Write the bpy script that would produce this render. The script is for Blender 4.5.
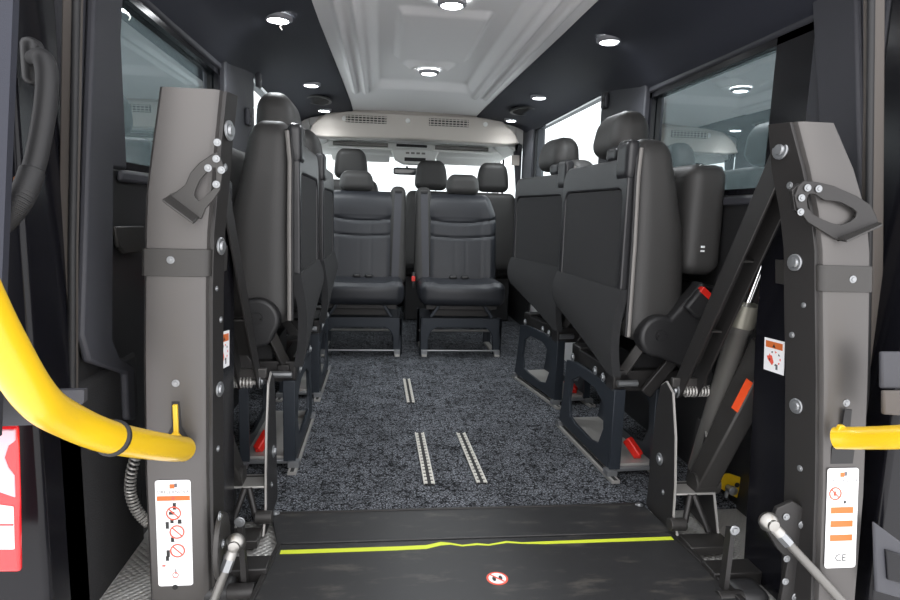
import bpy, bmesh, math, random
from mathutils import Vector, Matrix
random.seed(4)
for o in list(bpy.data.objects): bpy.data.objects.remove(o)
S = bpy.context.scene; COL = S.collection
PI = math.pi
# ------------------------------------------------------------------ camera
FPX = 605.0; H = .875; CX = -.24
yaw, pitch, roll = [math.radians(v) for v in (6.55, 8.2, 1.72)]
fwd = Vector((math.sin(yaw)*math.cos(pitch), math.cos(yaw)*math.cos(pitch), -math.sin(pitch)))
rt = Vector((math.cos(yaw), -math.sin(yaw), 0)); up = rt.cross(fwd)
r2 = rt*math.cos(roll)+up*math.sin(roll); u2 = r2.cross(fwd)
cam = bpy.data.cameras.new('camera'); co = bpy.data.objects.new('camera', cam); COL.objects.link(co)
cam.sensor_width = 36; cam.lens = FPX/900*36; cam.clip_start = .02
m = Matrix((r2, u2, -fwd)).transposed().to_4x4(); m.translation = Vector((CX, 0, H)); co.matrix_world = m
S.camera = co
# ------------------------------------------------------------------ light
S.view_settings.view_transform = 'Standard'; S.view_settings.look = 'None'
S.view_settings.gamma = 1; S.view_settings.use_curve_mapping = False
S.view_settings.exposure = .98
w = bpy.data.worlds.new('studio'); S.world = w; w.use_nodes = True
w.node_tree.nodes['Background'].inputs[0].default_value = (.97, .97, 1, 1)
w.node_tree.nodes['Background'].inputs[1].default_value = 1.35
def area(name, loc, rot, sx, sy, power, col=(1, 1, 1)):
    l = bpy.data.lights.new(name, 'AREA'); l.shape = 'RECTANGLE'; l.size = sx; l.size_y = sy; l.energy = power; l.color = col
    o = bpy.data.objects.new(name, l); o.location = loc; o.rotation_euler = rot; COL.objects.link(o); return o
area('studio_softbox', (-.3, -2.6, 2.3), (math.radians(72), 0, 0), 3.5, 1.6, 25, (1, .97, .93))

# ------------------------------------------------------------------ helpers
def ray(px, py): return r2*(px-450)+u2*(300-py)+fwd*FPX
CAMP = Vector((CX, 0, H))
def aY(px, py, Y): r = ray(px, py); return CAMP+r*(Y/r.y)
def aX(px, py, X): r = ray(px, py); return CAMP+r*((X-CX)/r.x)
def aZ(px, py, Z=0): r = ray(px, py); return CAMP+r*((Z-H)/r.z)

def mat(name, col, rough=.5, metal=0, bump=0, bscale=300, var=0, vscale=6, coat=0, spec=.5, emit=None, estr=0):
    m = bpy.data.materials.new(name); m.use_nodes = True; nt = m.node_tree; b = nt.nodes['Principled BSDF']
    b.inputs['Base Color'].default_value = (*col, 1); b.inputs['Roughness'].default_value = rough
    b.inputs['Metallic'].default_value = metal; b.inputs['Coat Weight'].default_value = coat
    b.inputs['Specular IOR Level'].default_value = spec
    tc = nt.nodes.new('ShaderNodeTexCoord')
    if var:
        n = nt.nodes.new('ShaderNodeTexNoise'); n.inputs['Scale'].default_value = vscale; n.inputs['Detail'].default_value = 5
        nt.links.new(tc.outputs['Object'], n.inputs['Vector'])
        mx = nt.nodes.new('ShaderNodeMix'); mx.data_type = 'RGBA'
        mx.inputs[6].default_value = (*[c*(1-var) for c in col], 1); mx.inputs[7].default_value = (*[min(1, c*(1+var)) for c in col], 1)
        nt.links.new(n.outputs['Fac'], mx.inputs[0]); nt.links.new(mx.outputs[2], b.inputs['Base Color'])
    if bump:
        n = nt.nodes.new('ShaderNodeTexNoise'); n.inputs['Scale'].default_value = bscale; n.inputs['Detail'].default_value = 3
        nt.links.new(tc.outputs['Object'], n.inputs['Vector'])
        bp = nt.nodes.new('ShaderNodeBump'); bp.inputs['Strength'].default_value = bump; bp.inputs['Distance'].default_value = .002
        nt.links.new(n.outputs['Fac'], bp.inputs['Height']); nt.links.new(bp.outputs['Normal'], b.inputs['Normal'])
    if emit:
        b.inputs['Emission Color'].default_value = (*emit, 1); b.inputs['Emission Strength'].default_value = estr
    return m
M = {}
M['leather'] = mat('black_leather', (.040, .039, .038), .56, bump=.25, bscale=420)
M['leather2'] = mat('seat_leather', (.018, .020, .025), .46, bump=.25, bscale=420)
M['fabric'] = mat('seat_fabric', (.020, .0205, .022), .95, bump=.8, bscale=900, var=.35, vscale=500)
M['plastic'] = mat('black_plastic', (.020, .020, .021), .45, bump=.15, bscale=700)
M['shell'] = mat('shell_plastic', (.020, .020, .022), .34, bump=.1, bscale=700)
M['piping'] = mat('grey_piping', (.20, .19, .18), .6)
M['trim'] = mat('dark_trim', (.040, .041, .049), .6, bump=.3, bscale=600)
M['cove'] = mat('navy_cove_lining', (.020, .022, .033), .75, bump=.3, bscale=700, var=.2, vscale=3)
M['black'] = mat('black_rubber', (.012, .012, .013), .6)
M['gloss'] = mat('black_paint', (.006, .006, .008), .2, spec=.25)
M['headliner'] = mat('grey_headliner', (.82, .81, .81), .9, bump=.2, bscale=800)
M['cream'] = mat('cream_plastic', (.50, .46, .42), .6)
M['cab'] = mat('cab_roof_plastic', (.72, .72, .70), .6)
M['seal'] = mat('door_seal', (.075, .065, .058), .6)
M['silver'] = mat('silver_grey_paint', (.098, .093, .090), .40, metal=.6, bump=.08, bscale=900)
M['steel'] = mat('dark_steel_paint', (.027, .0255, .025), .42, metal=.3, bump=.1, bscale=900)
M['steel2'] = mat('graphite_paint', (.046, .044, .042), .40, metal=.4, bump=.1, bscale=900)
M['zinc'] = mat('zinc', (.30, .31, .32), .38, metal=.75)
M['zincd'] = mat('dull_zinc', (.42, .41, .39), .45, metal=.5)
M['chrome'] = mat('chrome', (.85, .85, .86), .08, metal=1)
M['cyl'] = mat('cylinder_grey', (.16, .155, .145), .4, metal=.5)
M['collar'] = mat('brass_grey', (.24, .23, .19), .4, metal=.5)
M['zinct'] = mat('track_alloy', (.72, .70, .64), .4, metal=.3)
M['yellow'] = mat('yellow_paint', (.68, .43, .010), .32, coat=.3)
M['red'] = mat('red_plastic', (.65, .02, .012), .35)
M['orange'] = mat('orange_print', (.60, .14, .03), .6)
M['orangered'] = mat('orange_red_tape', (.85, .09, .02), .5)
M['white'] = mat('white_label', (.86, .86, .87), .5)
M['black_print'] = mat('black_print', (.02, .02, .02), .6)
M['red_print'] = mat('red_print', (.75, .10, .06), .6)
M['grey_print'] = mat('grey_print', (.12, .12, .13), .6)
M['seatleg'] = mat('slate_seat_frame', (.026, .032, .041), .4, metal=.3)
M['wbody'] = mat('white_door_sill', (.75, .74, .74), .35)
M['lamp'] = mat('lamp_glow', (1, 1, 1), .3, emit=(.95, .98, 1), estr=18)
M['ring'] = mat('lamp_ring', (.30, .30, .32), .5, metal=.2)
M['dark'] = mat('vent_dark', (.02, .02, .02), .7)
M['mirrorglass'] = mat('mirror_glass', (.05, .055, .06), .1)
M['tailred'] = mat('tail_light_red', (.65, .015, .02), .12, coat=.8, emit=(.7, .02, .02), estr=.12)
M['tailwhite'] = mat('tail_light_clear', (.75, .68, .68), .12, coat=.8)
M['tailpink'] = mat('tail_light_pale', (.75, .42, .48), .15, coat=.8)
M['leaf'] = mat('dry_leaf', (.45, .17, .05), .7)
M['ground'] = mat('studio_floor', (.90, .89, .88), .6, var=.08)
M['blkcarpet'] = mat('black_lining', (.012, .012, .013), .95, bump=.9, bscale=300)
M['tape'] = mat('yellow_green_tape', (.62, .72, .04), .5)
M['ball'] = mat('worn_steel', (.36, .35, .33), .35, metal=1)

def carpet():
    m = bpy.data.materials.new('patterned_carpet'); m.use_nodes = True; nt = m.node_tree; b = nt.nodes['Principled BSDF']
    b.inputs['Roughness'].default_value = .95; b.inputs['Specular IOR Level'].default_value = .1
    N = nt.nodes.new; L = nt.links.new
    tc = N('ShaderNodeTexCoord')
    def noise(sc, det, rg=.5):
        n = N('ShaderNodeTexNoise'); n.inputs['Scale'].default_value = sc; n.inputs['Detail'].default_value = det; n.inputs['Roughness'].default_value = rg
        L(tc.outputs['Object'], n.inputs['Vector']); return n
    def ridge(sc, w):                      # curling dark threads of the woven pattern
        n = noise(sc, 1.5); a = N('ShaderNodeMath'); a.operation = 'SUBTRACT'; a.inputs[1].default_value = .5; L(n.outputs['Fac'], a.inputs[0])
        c = N('ShaderNodeMath'); c.operation = 'ABSOLUTE'; L(a.outputs[0], c.inputs[0])
        d = N('ShaderNodeMapRange'); d.inputs['From Min'].default_value = w*.3; d.inputs['From Max'].default_value = w; d.inputs['To Min'].default_value = .22; L(c.outputs[0], d.inputs['Value']); return d
    n = noise(170, 3, .9)
    r3 = N('ShaderNodeValToRGB'); r3.color_ramp.elements[0].position = .44; r3.color_ramp.elements[0].color = (.009, .010, .013, 1)
    r3.color_ramp.elements[1].position = .62; r3.color_ramp.elements[1].color = (.36, .38, .42, 1)
    L(n.outputs['Fac'], r3.inputs['Fac'])
    a, c = ridge(26, .035), ridge(41, .03)
    mm = N('ShaderNodeMath'); mm.operation = 'MULTIPLY'; L(a.outputs[0], mm.inputs[0]); L(c.outputs[0], mm.inputs[1])
    big = noise(9, 2); mr = N('ShaderNodeMapRange'); mr.inputs['From Min'].default_value = .35; mr.inputs['From Max'].default_value = .65; mr.inputs['To Min'].default_value = .65; L(big.outputs['Fac'], mr.inputs['Value'])
    m3 = N('ShaderNodeMath'); m3.operation = 'MULTIPLY'; L(mm.outputs[0], m3.inputs[0]); L(mr.outputs[0], m3.inputs[1])
    mx = N('ShaderNodeMix'); mx.data_type = 'RGBA'; mx.blend_type = 'MULTIPLY'; mx.inputs[0].default_value = 1
    L(r3.outputs[0], mx.inputs[6]); L(m3.outputs[0], mx.inputs[7]); L(mx.outputs[2], b.inputs['Base Color'])
    bp = N('ShaderNodeBump'); bp.inputs['Strength'].default_value = .7; bp.inputs['Distance'].default_value = .004
    L(n.outputs['Fac'], bp.inputs['Height']); L(bp.outputs['Normal'], b.inputs['Normal'])
    return m
M['carpet'] = carpet()

def platform_mat():
    m = bpy.data.materials.new('worn_black_platform'); m.use_nodes = True; nt = m.node_tree; b = nt.nodes['Principled BSDF']
    N = nt.nodes.new; L = nt.links.new
    tc = N('ShaderNodeTexCoord'); mp = N('ShaderNodeMapping'); mp.inputs['Scale'].default_value = (4, 13, 4); L(tc.outputs['Object'], mp.inputs['Vector'])
    n = N('ShaderNodeTexNoise'); n.inputs['Scale'].default_value = 1.6; n.inputs['Detail'].default_value = 8; n.inputs['Roughness'].default_value = .7; L(mp.outputs[0], n.inputs['Vector'])
    r = N('ShaderNodeValToRGB'); r.color_ramp.elements[0].position = .54; r.color_ramp.elements[0].color = (.022, .022, .023, 1)
    r.color_ramp.elements[1].position = .80; r.color_ramp.elements[1].color = (.10, .092, .08, 1)
    L(n.outputs['Fac'], r.inputs['Fac']); L(r.outputs[0], b.inputs['Base Color'])
    b.inputs['Roughness'].default_value = .42
    n2 = N('ShaderNodeTexNoise'); n2.inputs['Scale'].default_value = 500; L(tc.outputs['Object'], n2.inputs['Vector'])
    bp = N('ShaderNodeBump'); bp.inputs['Strength'].default_value = .3; bp.inputs['Distance'].default_value = .001
    L(n2.outputs['Fac'], bp.inputs['Height']); L(bp.outputs['Normal'], b.inputs['Normal'])
    return m
M['platform'] = platform_mat()

def tread():
    m = bpy.data.materials.new('tread_plate'); m.use_nodes = True; nt = m.node_tree; b = nt.nodes['Principled BSDF']
    b.inputs['Base Color'].default_value = (.55, .54, .52, 1); b.inputs['Metallic'].default_value = .5; b.inputs['Roughness'].default_value = .45
    N = nt.nodes.new; L = nt.links.new
    tc = N('ShaderNodeTexCoord'); mp = N('ShaderNodeMapping'); mp.inputs['Rotation'].default_value = (0, 0, PI/4); mp.inputs['Scale'].default_value = (60, 60, 60)
    L(tc.outputs['Object'], mp.inputs['Vector'])
    ch = N('ShaderNodeTexVoronoi'); ch.inputs['Scale'].default_value = 1.2; ch.inputs['Randomness'].default_value = .0; L(mp.outputs[0], ch.inputs['Vector'])
    bp = N('ShaderNodeBump'); bp.inputs['Strength'].default_value = 1; bp.inputs['Distance'].default_value = .006; bp.invert = True
    L(ch.outputs['Distance'], bp.inputs['Height']); L(bp.outputs['Normal'], b.inputs['Normal'])
    return m
M['tread'] = tread()

def glass(name, tint, refl, rc=(.9, 1, 1)):
    m = bpy.data.materials.new(name); m.use_nodes = True; nt = m.node_tree; nt.nodes.clear()
    N = nt.nodes.new; L = nt.links.new
    o = N('ShaderNodeOutputMaterial'); t = N('ShaderNodeBsdfTransparent'); t.inputs[0].default_value = (*tint, 1)
    g = N('ShaderNodeBsdfGlossy'); g.inputs['Roughness'].default_value = .0; g.inputs[0].default_value = (*rc, 1)
    x = N('ShaderNodeMixShader'); x.inputs[0].default_value = refl
    L(t.outputs[0], x.inputs[1]); L(g.outputs[0], x.inputs[2]); L(x.outputs[0], o.inputs[0]); return m
M['tinted'] = glass('tinted_glass', (.27, .31, .315), .45, (.92, .98, 1))
M['clear'] = glass('clear_glass', (.93, .97, .97), .05)
M['lens'] = glass('clear_lens', (.9, .9, .9), .1)

class MB:
    def __init__(s): s.v = []; s.f = []; s.m = []; s.mats = []
    def mi(s, m):
        m = M[m] if isinstance(m, str) else m
        if m not in s.mats: s.mats.append(m)
        return s.mats.index(m)
    def add(s, vs, fs, m):
        b = len(s.v); s.v += [Vector(v) for v in vs]; i = s.mi(m)
        for f in fs: s.f.append([b+k for k in f]); s.m.append(i)
    def box(s, c, h, m, R=None):
        R = R or Matrix.Identity(3); c = Vector(c)
        vs = [c+R@Vector((x*h[0], y*h[1], z*h[2])) for x in (-1, 1) for y in (-1, 1) for z in (-1, 1)]
        s.add(vs, [(0, 1, 3, 2), (4, 6, 7, 5), (0, 4, 5, 1), (2, 3, 7, 6), (0, 2, 6, 4), (1, 5, 7, 3)], m)
    def bb(s, x0, x1, y0, y1, z0, z1, m): s.box(((x0+x1)/2, (y0+y1)/2, (z0+z1)/2), (abs(x1-x0)/2, abs(y1-y0)/2, abs(z1-z0)/2), m)
    def prism(s, poly, vec, m):
        n = len(poly); vec = Vector(vec); a = [Vector(p) for p in poly]
        s.add(a+[p+vec for p in a], [list(range(n)), list(range(2*n-1, n-1, -1))]+[(i, i+n, (i+1) % n+n, (i+1) % n) for i in range(n)], m)
    def ring(s, outer, inner, vec, m):          # plate with a hole, same count of points
        n = len(outer); vec = Vector(vec); o = [Vector(p) for p in outer]; q = [Vector(p) for p in inner]
        vs = o+q+[p+vec for p in o]+[p+vec for p in q]; fs = []
        for i in range(n):
            j = (i+1) % n
            fs += [(i, j, n+j, n+i), (2*n+j, 2*n+i, 3*n+i, 3*n+j), (i, 2*n+i, 2*n+j, j), (n+j, 3*n+j, 3*n+i, n+i)]
        s.add(vs, fs, m)
    def beam(s, a, b, wx, wy, m, upv=(0, 0, 1)):
        a = Vector(a); b = Vector(b); d = (b-a).normalized(); x = d.cross(Vector(upv)).normalized(); y = x.cross(d)
        R = Matrix((x, d, y)).transposed(); s.box((a+b)/2, (wx/2, (b-a).length/2, wy/2), m, R)
    def tube(s, pts, r, m, n=12, caps=True):
        pts = [Vector(p) for p in pts]; rr = r if isinstance(r, (list, tuple)) else [r]*len(pts)
        vs = []; prev = None
        for i, p in enumerate(pts):
            d = (pts[min(i+1, len(pts)-1)]-pts[max(i-1, 0)]).normalized()
            if prev is None:
                prev = d.cross(Vector((0, 0, 1)) if abs(d.z) < .9 else Vector((1, 0, 0))).normalized()
            x = (prev-d*prev.dot(d)).normalized(); prev = x; y = d.cross(x)
            for k in range(n): vs.append(p+(x*math.cos(2*PI*k/n)+y*math.sin(2*PI*k/n))*rr[i])
        fs = [(i*n+k, i*n+(k+1) % n, (i+1)*n+(k+1) % n, (i+1)*n+k) for i in range(len(pts)-1) for k in range(n)]
        if caps: fs += [list(range(n-1, -1, -1)), [(len(pts)-1)*n+k for k in range(n)]]
        s.add(vs, fs, m)
    def lathe(s, o, ax, prof, m, n=20):          # prof: (distance along axis, radius)
        o = Vector(o); ax = Vector(ax).normalized(); s.tube([o+ax*(p[0]+i*1e-5) for i, p in enumerate(prof)], [max(p[1], 1e-4) for p in prof], m, n)
    def bolt(s, o, ax, r, m='zinc'):
        s.lathe(o, ax, [(0, r), (r*.12, r), (r*.2, r*.9), (r*.2, r*.6), (r*.42, r*.5), (r*.46, .0005)], m, 16)
    def rbox(s, c, h, r, m, n=10, fn=None):
        c = Vector(c); hx, hy, hz = h; r = min(r, hx, hy, hz)
        cnt = n if isinstance(n, (tuple, list)) else (n, n, n)
        bm = bmesh.new(); faces = []; idx = {}; vs = []
        def vid(p):
            k = tuple(round(q, 5) for q in p)
            if k not in idx: idx[k] = len(vs); vs.append(p)
            return idx[k]
        def lin(k): return [-1+2*i/k for i in range(k+1)]
        for ax in range(3):
            a, b = [q for q in range(3) if q != ax]; A = lin(cnt[a]); B = lin(cnt[b])
            for sg in (-1, 1):
                for i in range(cnt[a]):
                    for j in range(cnt[b]):
                        q = []
                        for (u, v) in ((A[i], B[j]), (A[i+1], B[j]), (A[i+1], B[j+1]), (A[i], B[j+1])):
                            p = [0, 0, 0]; p[ax] = sg; p[a] = u; p[b] = v; q.append(vid(tuple(p)))
                        if (sg > 0) != (ax == 1): faces.append(q)
                        else: faces.append(q[::-1])
        out = []
        for p in vs:
            P = Vector((p[0]*hx, p[1]*hy, p[2]*hz))
            I = Vector((max(-hx+r, min(hx-r, P.x)), max(-hy+r, min(hy-r, P.y)), max(-hz+r, min(hz-r, P.z))))
            d = P-I
            if d.length > 1e-9:
                # spread the corner points evenly over the round
                d = Vector([math.tan(max(-1, min(1, q/r))*PI/4) for q in d]); P = I+d.normalized()*r if d.length > 1e-9 else I
            out.append(P)
        if fn: out = [Vector(fn(P)) for P in out]
        bm.free(); s.add([c+p for p in out], faces, m)
    def torus(s, c, R, r, u, v, m, n=28, k=8, a0=0, a1=2*PI):
        c = Vector(c); u = Vector(u).normalized(); v = Vector(v).normalized()
        full = abs(a1-a0-2*PI) < 1e-6
        pts = [c+(u*math.cos(a0+(a1-a0)*i/n)+v*math.sin(a0+(a1-a0)*i/n))*R for i in range(n+1)]
        s.tube(pts, r, m, k)
    def text(s, body, size, o, u, v, m, lift=.0006):
        cu = bpy.data.curves.new('t', 'FONT'); cu.body = body; cu.size = size; cu.align_x = 'CENTER'; cu.align_y = 'CENTER'
        ob = bpy.data.objects.new('t', cu); COL.objects.link(ob)
        me = bpy.data.meshes.new_from_object(ob.evaluated_get(bpy.context.evaluated_depsgraph_get()))
        o = Vector(o); u = Vector(u).normalized(); v = Vector(v).normalized(); nn = u.cross(v)*lift
        s.add([o+u*p.co.x+v*p.co.y+nn for p in me.vertices], [list(f.vertices) for f in me.polygons], m)
        bpy.data.objects.remove(ob); bpy.data.curves.remove(cu); bpy.data.meshes.remove(me)
    def build(s, name, parent=None, bevel=0, xf=None, smooth=35, seg=2, label=None):
        vs = [xf(v) for v in s.v] if xf else s.v
        off = WL.get(parent.name, Vector((0, 0, 0))) if parent else Vector((0, 0, 0))
        me = bpy.data.meshes.new(name); me.from_pydata([tuple(Vector(v)-off) for v in vs], [], s.f)
        for mm in s.mats: me.materials.append(mm)
        for p, i in zip(me.polygons, s.m): p.material_index = i; p.use_smooth = True
        bm = bmesh.new(); bm.from_mesh(me); bmesh.ops.remove_doubles(bm, verts=bm.verts, dist=1e-6)
        bmesh.ops.recalc_face_normals(bm, faces=bm.faces); bm.to_mesh(me); bm.free()
        me.set_sharp_from_angle(angle=math.radians(smooth))
        o = bpy.data.objects.new(name, me); COL.objects.link(o)
        if parent: o.parent = parent; WL[o.name] = off
        if bevel:
            b = o.modifiers.new('bevel', 'BEVEL'); b.width = bevel; b.segments = seg; b.limit_method = 'ANGLE'; b.angle_limit = math.radians(40)
        if label: o['label'] = label
        return o
WL = {}
def thing(name, loc, label, cat, group=None):
    o = bpy.data.objects.new(name, None); COL.objects.link(o); o.location = loc; WL[o.name] = Vector(loc)
    o['label'] = label; o['category'] = cat
    if group: o['group'] = group
    return o
def tag(o, label, cat, group=None):
    o['label'] = label; o['category'] = cat
    if group: o['group'] = group
    return o
def struct(o): o['kind'] = 'structure'; return o
def dup(root, delta, label):
    r = root.copy(); COL.objects.link(r); r.location = Vector(root.location)+Vector(delta); r['label'] = label
    def rec(a, b):
        for ch in list(a.children):
            c = ch.copy(); COL.objects.link(c); c.parent = b; rec(ch, c)
    rec(root, r); return r
def rrect(c, u, v, hu, hv, r, k=5):
    c = Vector(c); u = Vector(u); v = Vector(v); P = []
    for (su, sv, a0) in ((1, 1, 0), (-1, 1, PI/2), (-1, -1, PI), (1, -1, 3*PI/2)):
        for i in range(k+1):
            a = a0+PI/2*i/k; P.append(c+u*(su*(hu-r)+r*math.cos(a))+v*(sv*(hv-r)+r*math.sin(a)))
    return P
def smoothpath(pts, k=6):
    pts = [Vector(p) for p in pts]; out = []
    for i in range(len(pts)-1):
        p0 = pts[max(i-1, 0)]; p1 = pts[i]; p2 = pts[i+1]; p3 = pts[min(i+2, len(pts)-1)]
        for j in range(k):
            t = j/k
            out.append(.5*((2*p1)+(p2-p0)*t+(2*p0-5*p1+4*p2-p3)*t*t+(3*p1-p0-3*p2+p3)*t**3))
    return out+[pts[-1]]
X3, Y3, Z3 = Vector((1, 0, 0)), Vector((0, 1, 0)), Vector((0, 0, 1))

# ================================================================== SETTING
YE = 6.2
b = MB(); b.bb(-.95, .95, 1.665, YE, -.06, 0, 'carpet'); struct(b.build('floor'))
b = MB(); b.bb(-.95, .95, 1.12, 1.664, -.08, -.012, 'tread'); struct(b.build('trim_1'))
b = MB(); b.bb(-9, 9, -6, 12, -.72, -.7, 'ground'); struct(b.build('ground'))

# side walls, one mesh each: sill panel, pillars, header over the windows
for s, nm in ((-1, 'wall_left'), (1, 'wall_right')):
    b = MB()
    def q(x0, x1, y0, y1, z0, z1, m): b.bb(s*x0, s*x1, y0, y1, z0, z1, m)
    ye = 1.60 if s < 0 else 1.54
    q(.87, .96, 1.28, 3.05, -.06, .955, 'plastic')
    q(.87, .96, 3.05, 4.45, .30, .955, 'plastic'); q(.87, .96, 4.45, YE, -.06, .955, 'plastic')
    q(.865, .96, 1.30, ye, .955, 1.62, 'trim')
    q(.855, .96, 2.55, 3.08, .955, 1.62, 'trim')
    q(.86, .96, 4.52, 4.85, .955, 1.62, 'trim')
    q(.87, .96, ye, 2.55, 1.40, 1.62, 'trim'); q(.87, .96, 3.08, 4.52, 1.51, 1.62, 'trim')
    q(.80, .96, 4.85, YE, 1.42, 1.62, 'cab')
    # window sill ledge and arm rest swell
    q(.855, .87, ye-.06, 2.6, .925, .952, 'trim')
    q(.845, .87, 1.75, 4.4, .58, .66, 'plastic')
    struct(b.build(nm, bevel=.008))
    # white painted door step seen below the trim
    b = MB(); q(.885, .95, 3.06, 4.44, -.06, .30, 'wbody'); struct(b.build('trim_%d' % (2 if s < 0 else 3)))
    # glass
    for k, (y0, y1, z0, z1, gm) in enumerate(((ye, 2.55, .955, 1.40, 'tinted'), (3.08, 4.52, .955, 1.51, 'clear'), (4.85, 5.75, .955, 1.42, 'clear'))):
        b = MB(); q(.90, .905, y0, y1, z0, z1, gm)
        o = struct(b.build('window_%d' % (k*2+(1 if s < 0 else 2))))
        b = MB()
        f = .022 if k == 0 else .010
        for (a0, a1, c0, c1) in ((y0, y1, z0, z0+f), (y0, y1, z1-f, z1), (y1-f, y1, z0, z1), (y0, y0+(.17 if (k == 0 and s > 0) else f), z0, z1)):
            q(.878, .897, a0, a1, c0, c1, 'gloss')
        b.build('window_frame', o)
    # cove along the roof
    prof = [(.96, 1.62), (.87, 1.415), (.84, 1.44), (.81, 1.49), (.765, 1.535), (.70, 1.565), (.60, 1.585), (.50, 1.60), (.47, 1.612), (.47, 1.66), (.96, 1.66)]
    prof2 = [(.96, 1.62), (.87, 1.50), (.86, 1.51), (.83, 1.53), (.78, 1.55), (.70, 1.568), (.60, 1.585), (.50, 1.60), (.47, 1.612), (.47, 1.66), (.96, 1.66)]
    b = MB(); ys = [1.2, 2.0, 2.6, 2.9, 3.2, 3.6, 4.4, 4.76]
    vs = []
    for y in ys:
        t = max(0, min(1, (y-2.55)/.6)); 
        w_ = (.035 if s < 0 else .02)*(1-max(0, min(1, (y-2.4)/1.8)))
        for p, p2 in zip(prof, prof2): vs.append((s*(p[0]*(1-t)+p2[0]*t+(w_ if p[0] < .65 else 0)), y, p[1]*(1-t)+p2[1]*t))
    n = len(prof); fs = [(i*n+k, i*n+(k+1) % n, (i+1)*n+(k+1) % n, (i+1)*n+k) for i in range(len(ys)-1) for k in range(n)]
    fs += [list(range(n)), [(len(ys)-1)*n+k for k in range(n)]]
    b.add(vs, fs, 'cove'); struct(b.build('trim_%d' % (4 if s < 0 else 5), smooth=60))

# headliner with pressed ribs
def sm(t): t = max(0, min(1, t)); return t*t*(3-2*t)
def ceil_z(x, y):
    z = 1.615+.012*(1-(x/.5)**2); ax = abs(x)
    e = 1-sm((y-4.0)/.12)
    for c, h in ((.42, .024), (.355, .024)): z -= h*math.exp(-((ax-c)/.013)**2)*e
    rec = sm((.315-ax)/.05)*(1-sm((y-3.84)/.10)); z += .045*rec
    inner = sm((.20-ax)/.035)*sm((y-2.5)/.05)*(1-sm((y-3.25)/.06)); z -= .024*inner
    for c in (3.42, 2.31):
        d = math.hypot(x/.15, (y-c)/.16); z -= .034*(1-sm((d-.6)/.4))
    return z
nx, ny = 150, 220; y0c, y1c = 1.2, 4.78
b = MB(); vs = [(-.56+1.12*i/nx, y0c+(y1c-y0c)*j/ny, ceil_z(-.56+1.12*i/nx, y0c+(y1c-y0c)*j/ny)) for j in range(ny+1) for i in range(nx+1)]
b.add(vs, [(j*(nx+1)+i, j*(nx+1)+i+1, (j+1)*(nx+1)+i+1, (j+1)*(nx+1)+i) for j in range(ny) for i in range(nx)], 'headliner')
b.bb(-.96, .96, 1.15, YE, 1.69, 1.72, 'headliner')
struct(b.build('ceiling', smooth=180))

# cab: rear header beam, overhead shelf, pillars, dashboard, windscreen
b = MB()
hp = [(-.80, 1.42), (-.76, 1.50), (-.66, 1.58), (-.5, 1.60), (.5, 1.60), (.66, 1.58), (.76, 1.50), (.80, 1.42), (.70, 1.405), (0, 1.420), (-.70, 1.405)]
b.prism([(x, 4.70, z) for x, z in hp], (0, .06, 0), 'cream')
b.prism([(x, 4.76, z+.08 if z > 1.5 else z) for x, z in hp], (0, .1, 0), 'cream')
struct(b.build('trim_6', bevel=.012, seg=3))
b = MB()
b.prism([(-.85, 4.86, 1.66), (-.85, 4.86, 1.50), (-.85, 5.0, 1.47), (-.85, 5.3, 1.45), (-.85, 5.3, 1.40), (-.85, 5.34, 1.372), (-.85, 5.7, 1.36), (-.85, 5.75, 1.66)], (1.7, 0, 0), 'cab')
struct(b.build('trim_7', bevel=.01))
b = MB()                                        # two open pockets in the shelf: dark mouths with pale lips
for x0, x1 in ((-.66, -.20), (.20, .66)):
    b.bb(x0, x1, 5.27, 5.295, 1.408, 1.440, 'cyl'); b.bb(x0-.03, x1+.03, 5.26, 5.31, 1.385, 1.402, 'cab')
b.bb(-.13, .13, 5.27, 5.295, 1.418, 1.438, 'dark')
struct(b.build('trim_8', bevel=.004))
for s, nm in ((-1, 'trim_9'), (1, 'trim_10')):
    b = MB(); b.prism([(s*.80, 5.72, 1.40), (s*.86, 5.72, 1.40), (s*.93, 6.15, .9), (s*.86, 6.15, .9)], (0, .06, 0), 'cab')
    b.prism([(s*.70, 4.85, 1.44), (s*.82, 4.85, 1.36), (s*.84, 4.85, 1.44)], (0, .8, 0), 'cab')
    b.prism([(s*.845, 4.85, .9), (s*.86, 4.85, .9), (s*.86, 4.85, 1.44), (s*.79, 4.85, 1.44)], (0, .05, 0), 'trim')
    struct(b.build(nm, bevel=.01))
b = MB(); b.prism([(-.86, 5.55, 0), (-.86, 5.5, .75), (-.86, 5.6, .93), (-.86, 6.2, .95), (-.86, 6.2, 0)], (1.72, 0, 0), 'plastic'); struct(b.build('trim_11', bevel=.03))
b = MB(); b.prism([(-.86, 5.74, 1.38), (.86, 5.74, 1.38), (.88, 6.17, .93), (-.88, 6.17, .93)], (0, .006, .004), 'clear'); struct(b.build('window_7'))

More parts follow.
